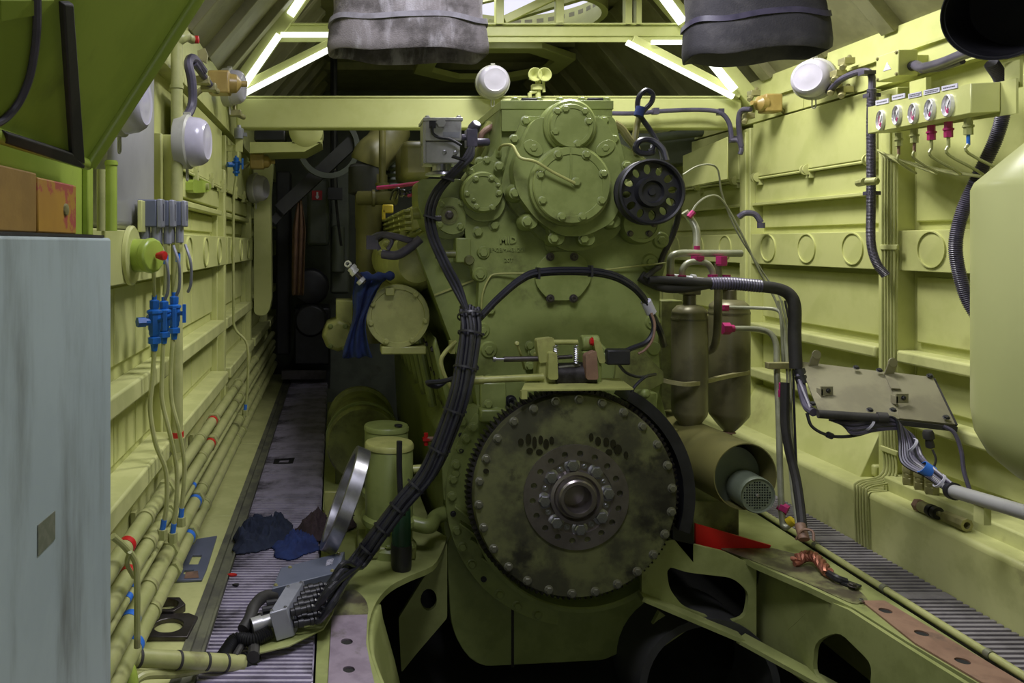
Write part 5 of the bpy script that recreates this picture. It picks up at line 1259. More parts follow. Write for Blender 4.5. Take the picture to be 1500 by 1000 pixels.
b = B(); b.tube([V(2.31,3.12,CZ+.71), P(1352,99,3.02), P(1380,92,2.85), P(1410,80,2.7), P(1440,70,2.55)], .019, 12); b.tube([P(1350,104,3.02), P(1380,100,2.9), P(1410,90,2.75)], .010, 8); tag(mk('conduit', b, 'conduit', None), 'dark conduit leaving the lime junction box towards the round duct', 'conduit')
# conduit from lamp round to the box and down the post
ct = thing('conduit', 'dark conduit dropping down the wall post beside the gauge panel', 'conduit', P(1300, 405, 3.2))
b = B(); b.tube([P(1214,135,3.66), P(1230,118,3.55), P(1250,108,3.45), P(1268,104,3.36), P(1277,112,3.33), P(1277,135,3.32)], .014, 10); mk('upper_run', b, 'conduit', ct)
corrugated('corrugated_hose', [P(1277,130,3.32), P(1276,180,3.32), P(1276,230,3.32), P(1276,300,3.32), P(1276,355,3.32), P(1284,385,3.30), P(1298,404,3.28)], .0175, 'conduit', ct, .006, .07)
for v in (107, 140, 283):
    b = B(); b.obox(P(1277 if v > 110 else 1270, v, 3.33), (.05,.04,.016)); mk('clip', b, 'conduit', ct)
b = B(); b.tube([P(1267,266,3.24), P(1258,268,3.3)], .016, 10, 0); b.lathe(P(1270,266,3.20), (.4,-1,0), [(0,0),(.016,0),(.016,.04),(.011,.045),(0,.045)], 12); tag(mk('door_catch', b, 'pipe', None), 'stubby round door catch beside the conduit on the post', 'catch')
# hoses to the right of the gauges
ct = thing('conduit', 'dark corrugated conduit curving from behind the duct down to the tank', 'conduit', P(1425, 460, 2.9))
corrugated('corrugated_hose', [P(1452,92,2.62), P(1468,120,2.65), P(1470,160,2.68), P(1458,205,2.72), P(1432,260,2.76), P(1410,310,2.79), P(1400,355,2.80), P(1404,395,2.80), P(1418,440,2.78), P(1440,475,2.74)], .0205, 'conduit', ct, .007, .08)
ct = thing('conduit', 'dark conduit clipped along the crossbeam to the right corner', 'conduit', P(1000, 205, 4.4))
b = B(); b.tube([P(895,166,4.40), P(930,166,4.40), P(980,162,4.40), P(1030,161,4.40), P(1055,165,4.38), P(1068,180,4.36), P(1072,205,4.35)], .013, 10); b.tube([P(1072,205,4.35), P(1082,206,4.32), P(1086,218,4.3), P(1084,226,4.3)], .013, 10); b.tube([P(1086,215,4.3), P(1082,180,4.28), P(1086,162,4.25), P(1100,160,4.2)], .014, 10); mk('run', b, 'conduit', ct)
for (u, v) in ((960,163),(1055,164),(1074,204)):
    b = B(); b.obox(P(u, v, 4.39), (.03,.035,.035)); mk('clip', b, 'conduit', ct)
b = B(); b.tube([P(1082,318,4.3), P(1092,312,4.28), P(1106,314,4.27), P(1115,326,4.26)], .016, 10); b.cyl(P(1115,326,4.26), P(1115,334,4.26), .02, n=10); tag(mk('conduit_bend', b, 'conduit', None), 'short dark conduit bend entering the right wall strip', 'conduit')
# clamps near the right lamp
for i, (u, v, Y) in enumerate(((1228,108,3.6),(1222,128,3.65),(1238,132,3.6),(1096,170,4.28),(1104,137,4.25),(1240,90,3.58))):
    b = B(); b.obox(P(u, v, Y), (.05,.05,.03)); b.cyl(P(u - 5, v + 8, Y - .02), P(u + 5, v - 8, Y), .010, n=8); b.cyl(P(u - 6, v + 9, Y - .03), P(u - 3, v + 4, Y), .015, n=6)
    tag(mk('clamp', b, 'tan_brass', None, bevel=.003), ('brass toggle clamp right of the right wall lamp', 'brass swing bolt below the right wall lamp', 'brass bracket over the door panel corner', 'brass clamp below the right amber fitting', 'brass bracket above the right amber fitting', 'angled bracket above the toggle clamp')[i], 'clamp')
# tall pale green tank
tk = thing('pale_green_tank', 'large smooth pale green tank with a dished bottom beside the right wall', 'tank', V(1.95, 1.98, CZ - .645))
prof = [(0,0),(.10,.008),(.18,.035),(.235,.085),(.262,.14),(.27,.20),(.27,.79),(.262,.81),(.08,.99),(0,1.0)]
b = B(); b.lathe(V(1.95, 1.98, CZ - .645), (0,0,1), prof, 64); mk('shell', b, 'tank', tk)
b = B(); b.box((2.15, 1.88, CZ - .35), (2.35, 2.08, CZ - .25)); mk('wall_bracket', b, 'wall', tk)
# big black round duct
dt = thing('air_duct', 'short black round duct opening hanging over the gauge panel', 'duct', P(1450, 88, 2.35))
dc_ = P(1464, 16, 2.30); dax = V(-1, -.80, -.36).normalized(); rd = .142
b = B(); b.lathe(dc_, dax, [(rd*.96,-.02),(rd*.98,0),(rd,.0),(rd*1.01,-.03),(rd*1.0,-.45),(rd*.94,-.45),(rd*.94,-.02),(rd*.96,-.02)], 48); mk('shell', b, 'black', dt)
b = B(); b.lathe(dc_, dax, [(rd*.955,-.30),(0,-.30)], 40); mk('inner_wall', b, 'dark_void', dt)  # near-black disc stands in for the shade deep inside the duct
b = B(); b.lathe(dc_, dax, [(rd*1.005,-.05),(rd*1.04,-.055),(rd*1.04,-.075),(rd*1.005,-.08)], 48); mk('clip_band', b, 'steel_dark', dt)
# canvas sleeves
def sleeve(uc, wpx, Y, vrim, lab, m, tilt, seed):
    rx, ry = S(wpx/2, Y), .115; rn = random.Random(seed)
    zr = P(0, vrim, Y).z; x0 = P(uc, 0, Y).x
    b = B(); n = 72; rows = []
    def ring(z, sc, wob, inner=0):
        out = []
        for k in range(n):
            a = 2*PI*k/n; c, s_ = math.cos(a), math.sin(a)
            ex = math.copysign(abs(c)**.75, c); ey = math.copysign(abs(s_)**.75, s_)
            f = sc * (1 + wob*(.018*math.sin(3*a + z*9) + .012*math.sin(7*a + z*17 + seed)))
            out.append(b.bm.verts.new((x0 + ex*(rx - inner)*f, Y + .10 + ey*(ry - inner)*f, z + tilt*ex + .006*math.sin(5*a + seed))))
        return out
    prof = [(.97,.62),(.985,.45),(.955,.32),(.975,.24),(.95,.155),(.965,.135),(.965,.125),(.985,.115),(1.01,.08),(1.03,.03),(1.02,.004),(1.0,0)]
    for sc, h in prof: rows.append(ring(zr + h, sc, 1))
    rows.append(ring(zr + .012, .985, 1, .008)); rows.append(ring(zr + .3, .95, 1, .012))
    for A, D in zip(rows, rows[1:]):
        for k in range(n): b.face([A[k], A[(k+1)%n], D[(k+1)%n], D[k]])
    t = thing('canvas_sleeve', lab, 'sleeve', V(x0, Y + .1, zr)); mk('fabric', b, m, t, sharp=1.5)
    b = B(); rows = []
    def ring2(h, sc):
        return [b.bm.verts.new((x0 + math.copysign(abs(math.cos(2*PI*k/n))**.75, math.cos(2*PI*k/n))*rx*sc*(1 + .018*math.sin(6*PI*k/n + (zr+h)*9)), Y + .10 + math.copysign(abs(math.sin(2*PI*k/n))**.75, math.sin(2*PI*k/n))*ry*sc*(1 + .018*math.sin(6*PI*k/n + (zr+h)*9)), zr + h + tilt*math.copysign(abs(math.cos(2*PI*k/n))**.75, math.cos(2*PI*k/n)) + .006*math.sin(10*PI*k/n + seed))) for k in range(n)]
    for h, sc in ((.102,1.0),(.102,1.03),(.120,1.02),(.120,.985)): rows.append(ring2(h, sc))
    for A, D in zip(rows, rows[1:] + rows[:1]):
        for k in range(n): b.face([A[k], A[(k+1)%n], D[(k+1)%n], D[k]])
    mk('seam_strap', b, 'canvas_seam' if m == 'canvas' else 'conduit', t)
    b = B(); b.box((x0 - rx*.9, Y + .02, zr + .60), (x0 + rx*.9, Y + .18, TZ - .005)); mk('neck', b, 'dark_steel', t)
sleeve(603, 236, 2.60, 72, 'wide grey canvas air sleeve with a pale seam hanging left of the roof light', 'canvas', -.006, 2)
sleeve(1132, 208, 2.45, 72, 'black rubberised canvas sleeve hanging near the right roof slope', 'canvas_dark', .012, 9)
# twin horns on the beam
tw = thing('twin_horn', 'small lime fitting with two trumpet bells on the crossbeam', 'horn', P(785, 143, 4.44))
for du in (0, 14):
    b = B(); b.lathe(P(784 + du, 109, 4.38), (.05,-1,.05), [(.006,-.10),(.010,-.06),(.018,-.03),(.034,-.004),(.040,.0),(.036,.003),(.020,-.012),(.010,-.03),(0,-.04)], 24); mk('bell', b, 'truss', tw)
b = B(); b.cyl(P(788,143,4.44), P(788,118,4.44), .016, n=10); b.obox(P(786,128,4.43), (.055,.04,.03)); b.cyl(P(776,143,4.43), P(776,136,4.43), .012, n=8); b.cyl(P(776,136,4.43), P(786,134,4.43), .010, n=8); b.tube([P(797,135,4.43), P(796,125,4.43), P(796,112,4.45)], .009, 8); mk('bracket', b, 'truss', tw)

# ---- air bottles, manifold and magenta marked unions
def bottle(u, wpx, v0, v1, Y, lab):
    t = thing('air_bottle', lab, 'bottle', P(u, v1, Y)); r = S(wpx/2, Y); zb = P(u, v1, Y).z; h = P(u, v0, Y).z - zb; c = P(u, v1, Y)
    b = B(); b.lathe(c, (0,0,1), [(0,0),(r*.25,.0),(r*.6,.035),(r*.95,.075),(r,.09),(r,h-.05),(r*.96,h-.035),(r*.98,h-.03),(r*.95,h-.02),(r*.7,h),(r*.35,h+.006),(0,h+.006)], 36); mk('shell', b, 'bottle', t)
    b = B(); b.lathe(c, (0,0,1), [(r*.98,h-.06),(r*1.015,h-.06),(r*1.015,h-.052),(r*.98,h-.052)], 36); mk('weld_band', b, 'bottle', t)
    b = B(); b.cyl(c + V(0,0,-.035), c + V(0,0,.008), .014, n=8); b.cyl(c + V(0,0,-.055), c + V(0,0,-.035), .007, n=8); b.cyl(c + V(0,0,-.004), c + V(0,0,.004), .03, .02, n=12); mk('drain', b, 'magenta' if u < 1040 else 'rust', t)
    b = B(); b.cyl(c + V(0,0,h), c + V(0,0,h + .05), r*.36, n=16); b.box(c + V(-r*.5,-.03,h+.05), c + V(r*.5,.03,h+.075)); mk('valve_head', b, 'bottle', t, bevel=.004)
    return t
bottle(1010, 50, 448, 632, 3.42, 'dirty brown green air bottle with a magenta drain, nearer the engine')
bottle(1068, 56, 440, 632, 3.62, 'dirty brown green air bottle nearer the right wall')
b = B(); b.box(P(968,440,3.55), P(1000,600,3.55) + V(0,.1,0)); tag(mk('mounting_plate', b, 'engine_dirty', None, bevel=.004), 'dark mounting plate between engine and air bottles', 'plate')
b = B(); b.tube([P(955,552,3.36), P(985,560,3.33), P(1015,562,3.33), P(1060,552,3.50), P(1097,545,3.55)], .012, 4); tag(mk('bottle_strap', b, 'tan_brass', None), 'metal strap around the air bottles', 'strap')
mf = thing('pipe_manifold', 'grey green pipe manifold with magenta unions above the air bottles', 'pipework', P(1030, 430, 3.4))
b = B(); b.tube([P(982,408,3.34), P(982,390,3.34), P(984,376,3.34), P(996,371,3.34), P(1030,371,3.36), P(1086,371,3.38)], .0155, 12, 4); mk('header', b, 'manifold', mf)
b = B(); b.tube([P(999,405,3.32), P(1000,394,3.32), P(1008,385,3.32), P(1022,383,3.32), P(1036,386,3.32), P(1043,396,3.32), P(1044,405,3.32)], .0130, 12); mk('loop', b, 'manifold', mf)
b = B(); b.tube([P(1003,310,3.42), P(1012,322,3.42), P(1020,338,3.4), P(1021,368,3.38)], .016, 12); mk('riser', b, 'manifold', mf)
b = B(); b.tube([P(1052,385,3.36), P(1052,440,3.36), P(1050,490,3.4), P(1044,510,3.44), P(1030,516,3.46)], .0165, 12); mk('downpipe', b, 'bottle', mf)
b = B(); b.cyl(P(985,404,3.40), P(1040,411,3.40), .010, n=12); b.cyl(P(1012,407,3.39), P(1018,408,3.39), .018, n=14); mk('chrome_line', b, 'chrome', mf)
def union(u, v, w_, h_, Y):
    b = B(); b.hexn(P(u, v + h_/2, Y), P(u, v - h_/2, Y), S(w_/2, Y)); b.cyl(P(u, v + h_/2 + 2, Y), P(u, v + h_/2, Y), S(w_*.42, Y), n=14); mk('union', b, 'magenta', mf)
for a in ((982,406,13,8,3.33),(999,407,13,8,3.31),(1044,406,15,8,3.31),(1022,378,20,6,3.33),(1021,364,9,8,3.37),(1057,381,17,12,3.34),(1064,406,13,7,3.36),(1062,450,13,6,3.5)): union(*a)
b = B(); b.hexn(P(1058,481,3.44), P(1069,481,3.44), .026); b.cyl(P(1069,481,3.44), P(1075,481,3.44), .016, n=12); mk('union', b, 'magenta', mf)
b = B(); b.tube([P(1074,481,3.44), P(1110,482,3.42), P(1128,488,3.4), P(1137,505,3.38), P(1138,540,3.36), P(1141,620,3.3), P(1143,700,3.26), P(1146,760,3.22), P(1150,772,3.2), P(1158,766,3.2)], .0125, 12); mk('down_line', b, 'manifold', mf)
b = B(); b.tube([P(1064,450,3.5), P(1110,451,3.46), P(1138,454,3.42), P(1145,470,3.4), P(1148,540,3.38)], .008, 10); mk('down_line', b, 'manifold', mf)
b = B(); b.hexn(P(1143,742,3.24), P(1154,748,3.22), .022); b.cyl(P(1140,740,3.25), P(1146,744,3.24), .018, n=10); mk('union', b, 'magenta', mf)
b = B(); b.lathe(P(1158,764,3.2), (.5,-.4,.6), [(0,-.01),(.02,-.01),(.02,.012),(.012,.016),(0,.016)], 12); mk('cap', b, 'yellow_plastic', mf)
# sensor lines arching from the pulley side
sl_ = thing('sensor_lines', 'thin pale capillary lines arching from the engine down to the floor by the motor', 'tube', P(1165, 770, 3.2))
b = B(); b.tube([P(1000,256,3.4), P(1020,244,3.42), P(1040,241,3.44), P(1052,250,3.46), P(1058,285,3.48), P(1080,340,3.48), P(1120,402,3.46), P(1144,440,3.42), P(1156,500,3.38), P(1160,620,3.3), P(1166,700,3.2), P(1172,766,3.1)], .0042, 6); mk('line', b, 'manifold', sl_)
b = B(); b.tube([P(1010,318,3.4), P(1020,300,3.4), P(1036,288,3.42), P(1052,288,3.44), P(1068,308,3.46), P(1090,350,3.46), P(1112,396,3.45), P(1138,445,3.42), P(1150,500,3.38), P(1156,620,3.3), P(1160,720,3.2), P(1168,770,3.1)], .0048, 6); mk('line', b, 'manifold', sl_)
for k in range(3):
    b = B(); b.tube([P(1140 + 5*k,440,3.40), P(1152 + 4*k,500,3.37), P(1154 + 5*k,620,3.28), P(1158 + 5*k,700,3.2), P(1168 + 5*k,775,3.1)], .005, 6); mk('line', b, 'cable' if k == 2 else 'manifold', sl_)
b = B(); b.cyl(P(1009,318,3.4), P(1016,310,3.4), .012, n=8); mk('union', b, 'magenta', sl_)
for (u, v) in ((1144,576),(1151,574),(1145,566),(1152,582)):
    b = B(); b.hexn(P(u, v + 5, 3.30), P(u, v - 5, 3.30), .012); mk('union', b, 'magenta', sl_)
b = B(); b.obox(P(1148,535,3.34), (S(50,3.34), .03, S(9,3.34))); mk('clamp_bar', b, 'tan_brass', sl_, bevel=.002)
# heavy black hose over the bottles
hz = thing('rubber_hose', 'heavy ribbed black hose bridging from the engine over the air bottles', 'hose', P(1168, 800, 3.1))
b = B(); b.tube([P(938,404,3.24), P(952,412,3.23), P(975,420,3.22), P(1005,420,3.22), P(1040,414,3.22)], .024, 12); b.tube([P(950,410,3.2), P(975,410,3.2), P(1010,412,3.2), P(1040,414,3.21)], .017, 12); b.tube([P(945,408,3.2), P(958,396,3.22), P(966,390,3.25), P(972,372,3.26), P(985,345,3.26), P(993,320,3.24), P(994,300,3.2)], .012, 8); mk('sleeve', b, 'rubber', hz)
corrugated('ribbed_length', [P(1040,415,3.22), P(1070,415,3.22), P(1115,419,3.22)], .0255, 'conduit', hz, .011, .07, 14)
b = B(); b.tube([P(1112,419,3.22), P(1140,423,3.22), P(1157,432,3.21), P(1164,450,3.20), P(1164,490,3.20), P(1166,540,3.18)], .0245, 14); mk('smooth_length', b, 'rubber', hz)
b = B(); b.tube([P(1150,560,3.22), P(1150,620,3.2), P(1156,660,3.18), P(1166,700,3.15), P(1172,740,3.1), P(1176,780,3.05)], .017, 10); mk('lower_hose', b, 'rubber', hz)
b = B(); b.cyl(P(1172,768,3.06), P(1178,790,3.02), .020, n=12); b.tube([P(1166,790,3.04), P(1176,776,3.02), P(1190,778,3.0), P(1192,792,2.98)], .005, 6); mk('end_ferrule', b, 'rust', hz)
# cable loop with blue tape above the pulley
lp_ = thing('cable_loop', 'looped black cable bound with blue tape standing above the pulley', 'cable', P(945, 235, 3.2))
b = B(); b.tube([P(972,238,3.15), P(966,215,3.2), P(952,190,3.22), P(938,170,3.22), P(934,158,3.22), P(936,142,3.22), P(946,132,3.22), P(956,138,3.22), P(954,150,3.22), P(943,162,3.22), P(936,172,3.22)], .0105, 8); mk('loop', b, 'cable', lp_)
b = B(); b.cyl(P(935,170,3.2), P(939,157,3.2), .020, n=12); mk('blue_tape', b, 'rag_blue', lp_)
b = B(); b.tube([P(957,214,3.16), P(954,224,3.14), P(938,224,3.14), P(931,216,3.14), P(938,206,3.14), P(955,206,3.14), P(970,218,3.12), P(976,236,3.1)], .0125, 8); b.tube([P(958,206,3.16), P(956,218,3.14), P(950,222,3.14)], .010, 8); mk('coil', b, 'cable', lp_)
# ---- cooling motor with shroud
mo = thing('cooling_motor', 'olive cylindrical motor in an open shroud with a round grille at its end', 'motor', P(1090, 790, 3.3))
c = P(1092, 698, 3.06); r = S(49, 3.06)
b = B(); b.lathe(c, (-.10,1,.0), [(r*.97,0),(r,0),(r*1.0,.70),(r*.8,.72),(0,.72)], 44, ); b.lathe(c, (-.10,1,0), [(r*.97,0),(r*.96,.06),(r*.96,.25)], 44); mk('shroud', b, 'olive', mo)
b = B(); b.lathe(c + V(.012,.0,-.02), (-.10,1,0), [(0,.10),(r*.86,.10),(r*.90,.14),(r*.90,.6)], 36); mk('body', b, 'pump_green', mo)
gc2 = P(1109, 725, 3.04); gr = S(26.5, 3.04)
grid = []
for i in range(-5, 6):
    for j in range(-5, 6):
        if (i*i + j*j)**.5 < 5.3 and (i, j) != (0, 0): 
            q = gc2 + V(i*gr*.14, -.002, j*gr*.14); s_ = gr*.048; grid.append([q + V(-s_,0,-s_), q + V(s_,0,-s_), q + V(s_,0,s_), q + V(-s_,0,s_)])
b = B(); b.plate(ring_pts(gc2 + V(0,-.002,0), gr*.88, 40), (0,.004,0), grid); gg_ = mk('grille', b, 'pump_green', mo)
b = B(); b.lathe(gc2, (0,-1,0), [(gr*.84,-.10),(gr,-.10),(gr,0),(gr*.95,.008),(gr*.87,.004),(gr*.84,-.10)], 40); mk('grille_ring', b, 'pump_green', gg_)
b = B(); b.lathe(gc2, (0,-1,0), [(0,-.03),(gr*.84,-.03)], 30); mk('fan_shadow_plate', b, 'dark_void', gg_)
bolt(gg_, gc2 + V(0,-.002,0), .006, 'steel')
b = B(); b.box((c.x - .16, 3.30, .0), (c.x + .10, 3.75, .17)); mk('foot', b, 'engine_dirty', mo, bevel=.006)
b = B(); b.lathe(P(985,700,3.2), (0,0,1), [(0,0),(.02,0),(.02,.2),(0,.2)], 12); mk('support', b, 'olive', mo)

# ---- sheet metal cover with brackets, cables below
sc_ = thing('terminal_cover', 'tilted grimy sheet metal cover with four bracket tabs over a cable tray', 'cover', P(1290, 625, 2.9))
TLp, TRp, BRp, BLp = P(1171,529,3.20), P(1366,553,3.02), P(1399,622,2.86), P(1198,600,2.94)
ML, MR = TLp.lerp(TRp, .68), BLp.lerp(BRp, .60)
nn = (TRp - TLp).cross(BLp - TLp).normalized()
if nn.z < 0: nn = -nn
b = B(); b.plate([TLp, ML, MR, BLp], -nn*.006); mk('sheet', b, 'panel_grey', sc_)
b = B(); b.plate([ML + nn*.003, TRp + nn*.003, BRp + nn*.003, MR + nn*.003], -nn*.006); mk('sheet', b, 'panel_grey', sc_)
for (u, v, Y) in ((1190,536,3.17),(1301,548,3.07)):
    p = P(u, v, Y); b = B(); b.bar(p + V(0,0,-.005), p + V(.004,-.02,.045), .035, .005, (0,1,0)); b.lathe(p + V(.004,-.02,.05), (0,-1,0), [(0,-.003),(.017,-.003),(.017,.003),(0,.003)], 14); b.bar(p, p + (BLp - TLp)*.30, .030, .006, nn); tb_ = mk('bracket_tab', b, 'panel_grey', sc_)
for (u, v, Y) in ((1208,580,3.0),(1318,591,2.93)):
    p = P(u, v, Y); b = B(); b.obox(p + V(.008,0,.02), (.045,.006,.035)); b.obox(p + V(-.012,.012,.012), (.006,.03,.03)); tb_ = mk('bracket_tab', b, 'panel_grey', sc_); bolt(tb_, p + V(.012,-.003,.022), .007, 'black')
for (u, v, Y) in ((1254,539,3.10),(1288,543,3.07),(1362,551,3.02),(1190,592,2.96),(1274,601,2.91),(1308,601,2.89),(1386,612,2.87)): bolt(sc_, P(u, v, Y) + nn*.002, .009, 'black', nn)
b = B(); b.bar(P(1194,604,2.96), P(1398,627,2.87), .04, .018); b.bar(P(1367,556,3.03), P(1400,624,2.87), .008, .02); mk('tray_edge', b, 'rubber', sc_)
b = B(); b.cyl(P(1198,606,2.92), P(1285,612,2.88), .016, n=12); b.cyl(P(1285,611,2.88), P(1300,612,2.87), .020, n=12); mk('cable_tube', b, 'rubber', sc_)
tc_ = thing('tray_cables', 'bundle of grey cables running below the sheet metal cover into a white pipe', 'cable', P(1395, 715, 2.7))
for k in range(9):
    o = (k - 4)*2.3
    b = B(); b.tube([P(1214 + k*3, 618 + o*.4, 2.93), P(1250, 626 + o, 2.90), P(1290, 620 + o, 2.88), P(1318 + o*.6, 622 + o*.8, 2.86), P(1330 + o*1.3, 645, 2.84), P(1336 + o*1.5, 672 - o*.6, 2.80), P(1360 + o*.4, 690 - o*.8, 2.74), P(1392 + o*.2, 714 - o*.7, 2.66)], .0055, 6); mk('cable', b, 'conduit' if k % 3 else 'cable', tc_)
b = B(); b.tube([P(1171,548,3.16), P(1176,575,3.08), P(1182,595,3.0), P(1192,604,2.95)], .016, 10); b.tube([P(1167,540,3.18), P(1172,560,3.1), P(1188,600,2.96)], .008, 8); mk('left_bundle', b, 'conduit', tc_)
for (u, v, Y) in ((1172,546,3.15),(1174,556,3.12)):
    b = B(); b.lathe(P(u, v, Y), (.15,-.3,-.9), [(0,-.015),(.022,-.015),(.022,.015),(0,.015)], 12); mk('gland', b, 'black', tc_)
for (u, v, Y, rr) in ((1274,622,2.89,.022),(1335,652,2.83,.026),(1376,704,2.70,.024)):
    b = B(); b.lathe(P(u, v, Y), (.7,-.3,-.5), [(rr,-.004),(rr+.003,-.004),(rr+.003,.004),(rr,.004),(rr,-.004)], 16); mk('cable_tie', b, 'label_plain', tc_)
b = B(); b.lathe(P(1358,688,2.745), (.7,-.3,-.5), [(.021,-.018),(.0235,-.018),(.0235,.018),(.021,.018)], 14); mk('blue_tape', b, 'blue_band', tc_)
b = B(); b.tube([P(1182,605,2.97), P(1190,625,2.95), P(1216,638,2.93), P(1250,638,2.92), P(1285,628,2.9), P(1310,622,2.88)], .006, 6); b.cyl(P(1212,636,2.93), P(1219,639,2.93), .012, n=8); mk('loose_cable', b, 'cable', tc_)
b = B(); b.tube([P(1382,624,2.86), P(1398,634,2.84), P(1408,660,2.82), P(1412,690,2.80), P(1420,716,2.78)], .007, 8); mk('loose_cable', b, 'conduit', tc_)
b = B(); b.lathe(P(1359,630,2.85), (.15,0,-1), [(0,0),(.014,0),(.018,.01),(.018,.03),(.012,.034),(.014,.05),(.014,.062),(.006,.066),(0,.066)], 12); b.tube([P(1366,658,2.83), P(1371,672,2.82), P(1368,684,2.82)], .004, 6); mk('plug', b, 'rubber', tc_)
wp = thing('cable_pipe', 'scuffed white pipe with a black end ring carrying cables along the right plinth', 'pipe', P(1440, 740, 2.5))
a_, c_ = P(1396,719,2.66), P(1560,768,2.2)
b = B(); b.cyl(a_, c_, .023, n=22); mk('pipe_run', b, 'pale_tank', wp)
d_ = (c_ - a_).normalized(); b = B(); b.lathe(a_, d_, [(.016,-.008),(.029,-.008),(.029,.010),(.016,.010),(.016,-.008)], 22); mk('end_ring', b, 'black', wp)
p = a_.lerp(c_, .3); b = B(); b.box(p + V(-.012,-.02,-.075), p + V(.012,.02,-.02)); mk('support', b, 'ledge', wp)
# brass fittings on the step
for i, (u, v) in enumerate(((1332,712),(1349,720),(1365,726))):
    x = 2.305 - .012*i
    p = PX(u, v, 2.31); p.z = CZ - .965
    t = thing('pipe_coupling', ('dull brass coupling on the step, next to the gauge tubes', 'dull brass coupling in the middle of the three on the step', 'dull brass coupling on the step, next to the white pipe end')[i], 'coupling', p, 'three couplings on the right step')
    b = B(); b.lathe(p, (0,0,1), [(.018,0),(.026,0),(.026,.028),(.018,.03)], 6); b.lathe(p, (0,0,1), [(.018,.0),(.023,.028),(.023,.044),(.018,.046)], 20); mk('socket', b, 'tan_brass', t, bevel=.002)
    b = B(); b.lathe(p, (0,0,1), [(.018,.044),(.0265,.046),(.0265,.070),(.023,.075),(.017,.075),(.016,.05),(.018,.044)], 6); mk('nut', b, 'tan_brass', t, bevel=.002)
    b = B(); b.lathe(p, (0,0,1), [(0,.052),(.0165,.052)], 14); mk('bore', b, 'dark_void', t)
cp = thing('loose_coupling', 'loose pipe coupling with black rubber rings lying on the right plinth', 'coupling', V(2.215, 2.85, CZ - 1.02))
zc = CZ - 1.02 + .0245
def cpx(u): 
    return V(2.235 - (u - 1350)*.0006, 2.22*F/(u - U0) + .0, zc)
d = V(.05, -1, 0).normalized(); o0 = V(2.225, 3.0, zc)
b = B(); b.lathe(o0, d, [(0,0),(.024,0),(.024,.02),(0,.02)], 6); mk('nut', b, 'rust', cp)
b = B(); b.lathe(o0, d, [(0,.02),(.020,.02),(.022,.03),(.022,.055),(.016,.06)], 20); b.lathe(o0, d, [(.010,.06),(.010,.14)], 14); mk('sleeve', b, 'tan_brass', cp)
for h in (.062, .085):
    b = B(); b.lathe(o0, d, [(0,h),(.0235,h),(.0235,h+.016),(0,h+.016)], 22); mk('rubber_ring', b, 'black', cp)
b = B(); b.lathe(o0, d, [(.008,.125),(.018,.127),(.022,.135),(.022,.195),(.024,.196),(.024,.225),(.013,.225),(.012,.19)], 8); mk('union_end', b, 'tan_brass', cp)
# braided copper earth strap
es = thing('earth_strap', 'braided copper earth strap with a black lug bolted to the bed frame', 'strap', G(1215, 830))
pts0 = [G(1165,822,.02), G(1178,815,.03), G(1192,816,.035), G(1203,826,.03), G(1214,840,.02)]
for k in range(3):
    b = B(); q = spline(pts0, 8); out = []
    for i, p in enumerate(q): a = i*.55 + k*2.1; out.append(p + V(math.cos(a)*.013, math.sin(a)*.006, math.sin(a)*.011 + .002))
    b.tube(out, .0105, 8, 0); mk('braid', b, 'copper', es)
b = B(); b.tube([G(1214,840,.02), G(1226,847,.02), G(1240,852,.012)], .014, 8); b.obox(G(1247,856,.010), (.04,.05,.008), Matrix.Rotation(.5, 3, 'Z')); mk('lug', b, 'black', es)
bolt(es, G(1249,858,.014), .013, 'steel_dark', (0,0,1)); bolt(es, G(1262,880,.010), .009, 'steel', (0,0,1), 'nut')

# ------------------------------------------------------------------ far end of the room
def far(name, lab, cat, b, m, **k):
    return tag(mk(name, b, m, None, **k), lab, cat)
sg_ = thing('wall_sign', 'small red sign with a white symbol on the grey green bulkhead door', 'sign', P(464, 294, 6.7))
b = B(); b.box(P(457,279,6.7), P(472,293,6.7) + V(0,.006,0)); mk('plate', b, 'red_paint', sg_)
b = B(); b.box(P(463.4,281,6.695), P(466.2,291,6.7)); b.cyl(P(464.8,288,6.695), P(464.8,288,6.70), S(2.4,6.7), n=12); mk('symbol', b, 'white', sg_)
b = B(); b.box(P(450,262,6.72), P(482,360,6.72) + V(0,.5,0)); far('equipment_locker', 'grey green locker bearing the red sign', 'locker', b, 'grey_green', bevel=.03)
b = B(); b.box(P(484,250,6.9), P(512,430,6.9) + V(0,.4,0)); b.cyl(P(495,400,6.8), P(495,330,6.8), .06, n=16); far('equipment_rack', 'tall grey green rack of pipes beside the signed locker', 'rack', b, 'grey_green', bevel=.02)
b = B(); b.tube([P(489,79,6.6), P(489,190,6.6), P(489,250,6.6), P(490,276,6.6)], .03, 8); b.obox(P(491,284,6.6), (.12,.1,.10)); b.tube([P(492,292,6.6), P(496,330,6.6), P(500,360,6.6)], .012, 6); far('hanging_plug', 'black plug hanging on a cable beside the red sign', 'plug', b, 'black')
def cloth():
    b = B(); n = 10
    rows = []
    for i in range(12):
        t = i/11; v = 284 + 148*t; w_ = 2 + 8.5*min(1, t*3) if t < .4 else 10.5 - 1.5*t; uc = 439 - 2*t
        rows.append([b.bm.verts.new(P(uc - w_ + 2*w_*j/n, v + (2*(j % 2) if i == 11 else 0), 6.06) + V(0, .03*math.sin(j*1.6 + t*2), 0)) for j in range(n + 1)])
    for A, D in zip(rows, rows[1:]):
        for k in range(n): b.face([A[k], A[k+1], D[k+1], D[k]])
    far('hanging_cloth', 'long reddish brown cloth hanging at the end of the walkway', 'cloth', b, 'cloth_tan', sub=1, sharp=3, solid=.008)
cloth()
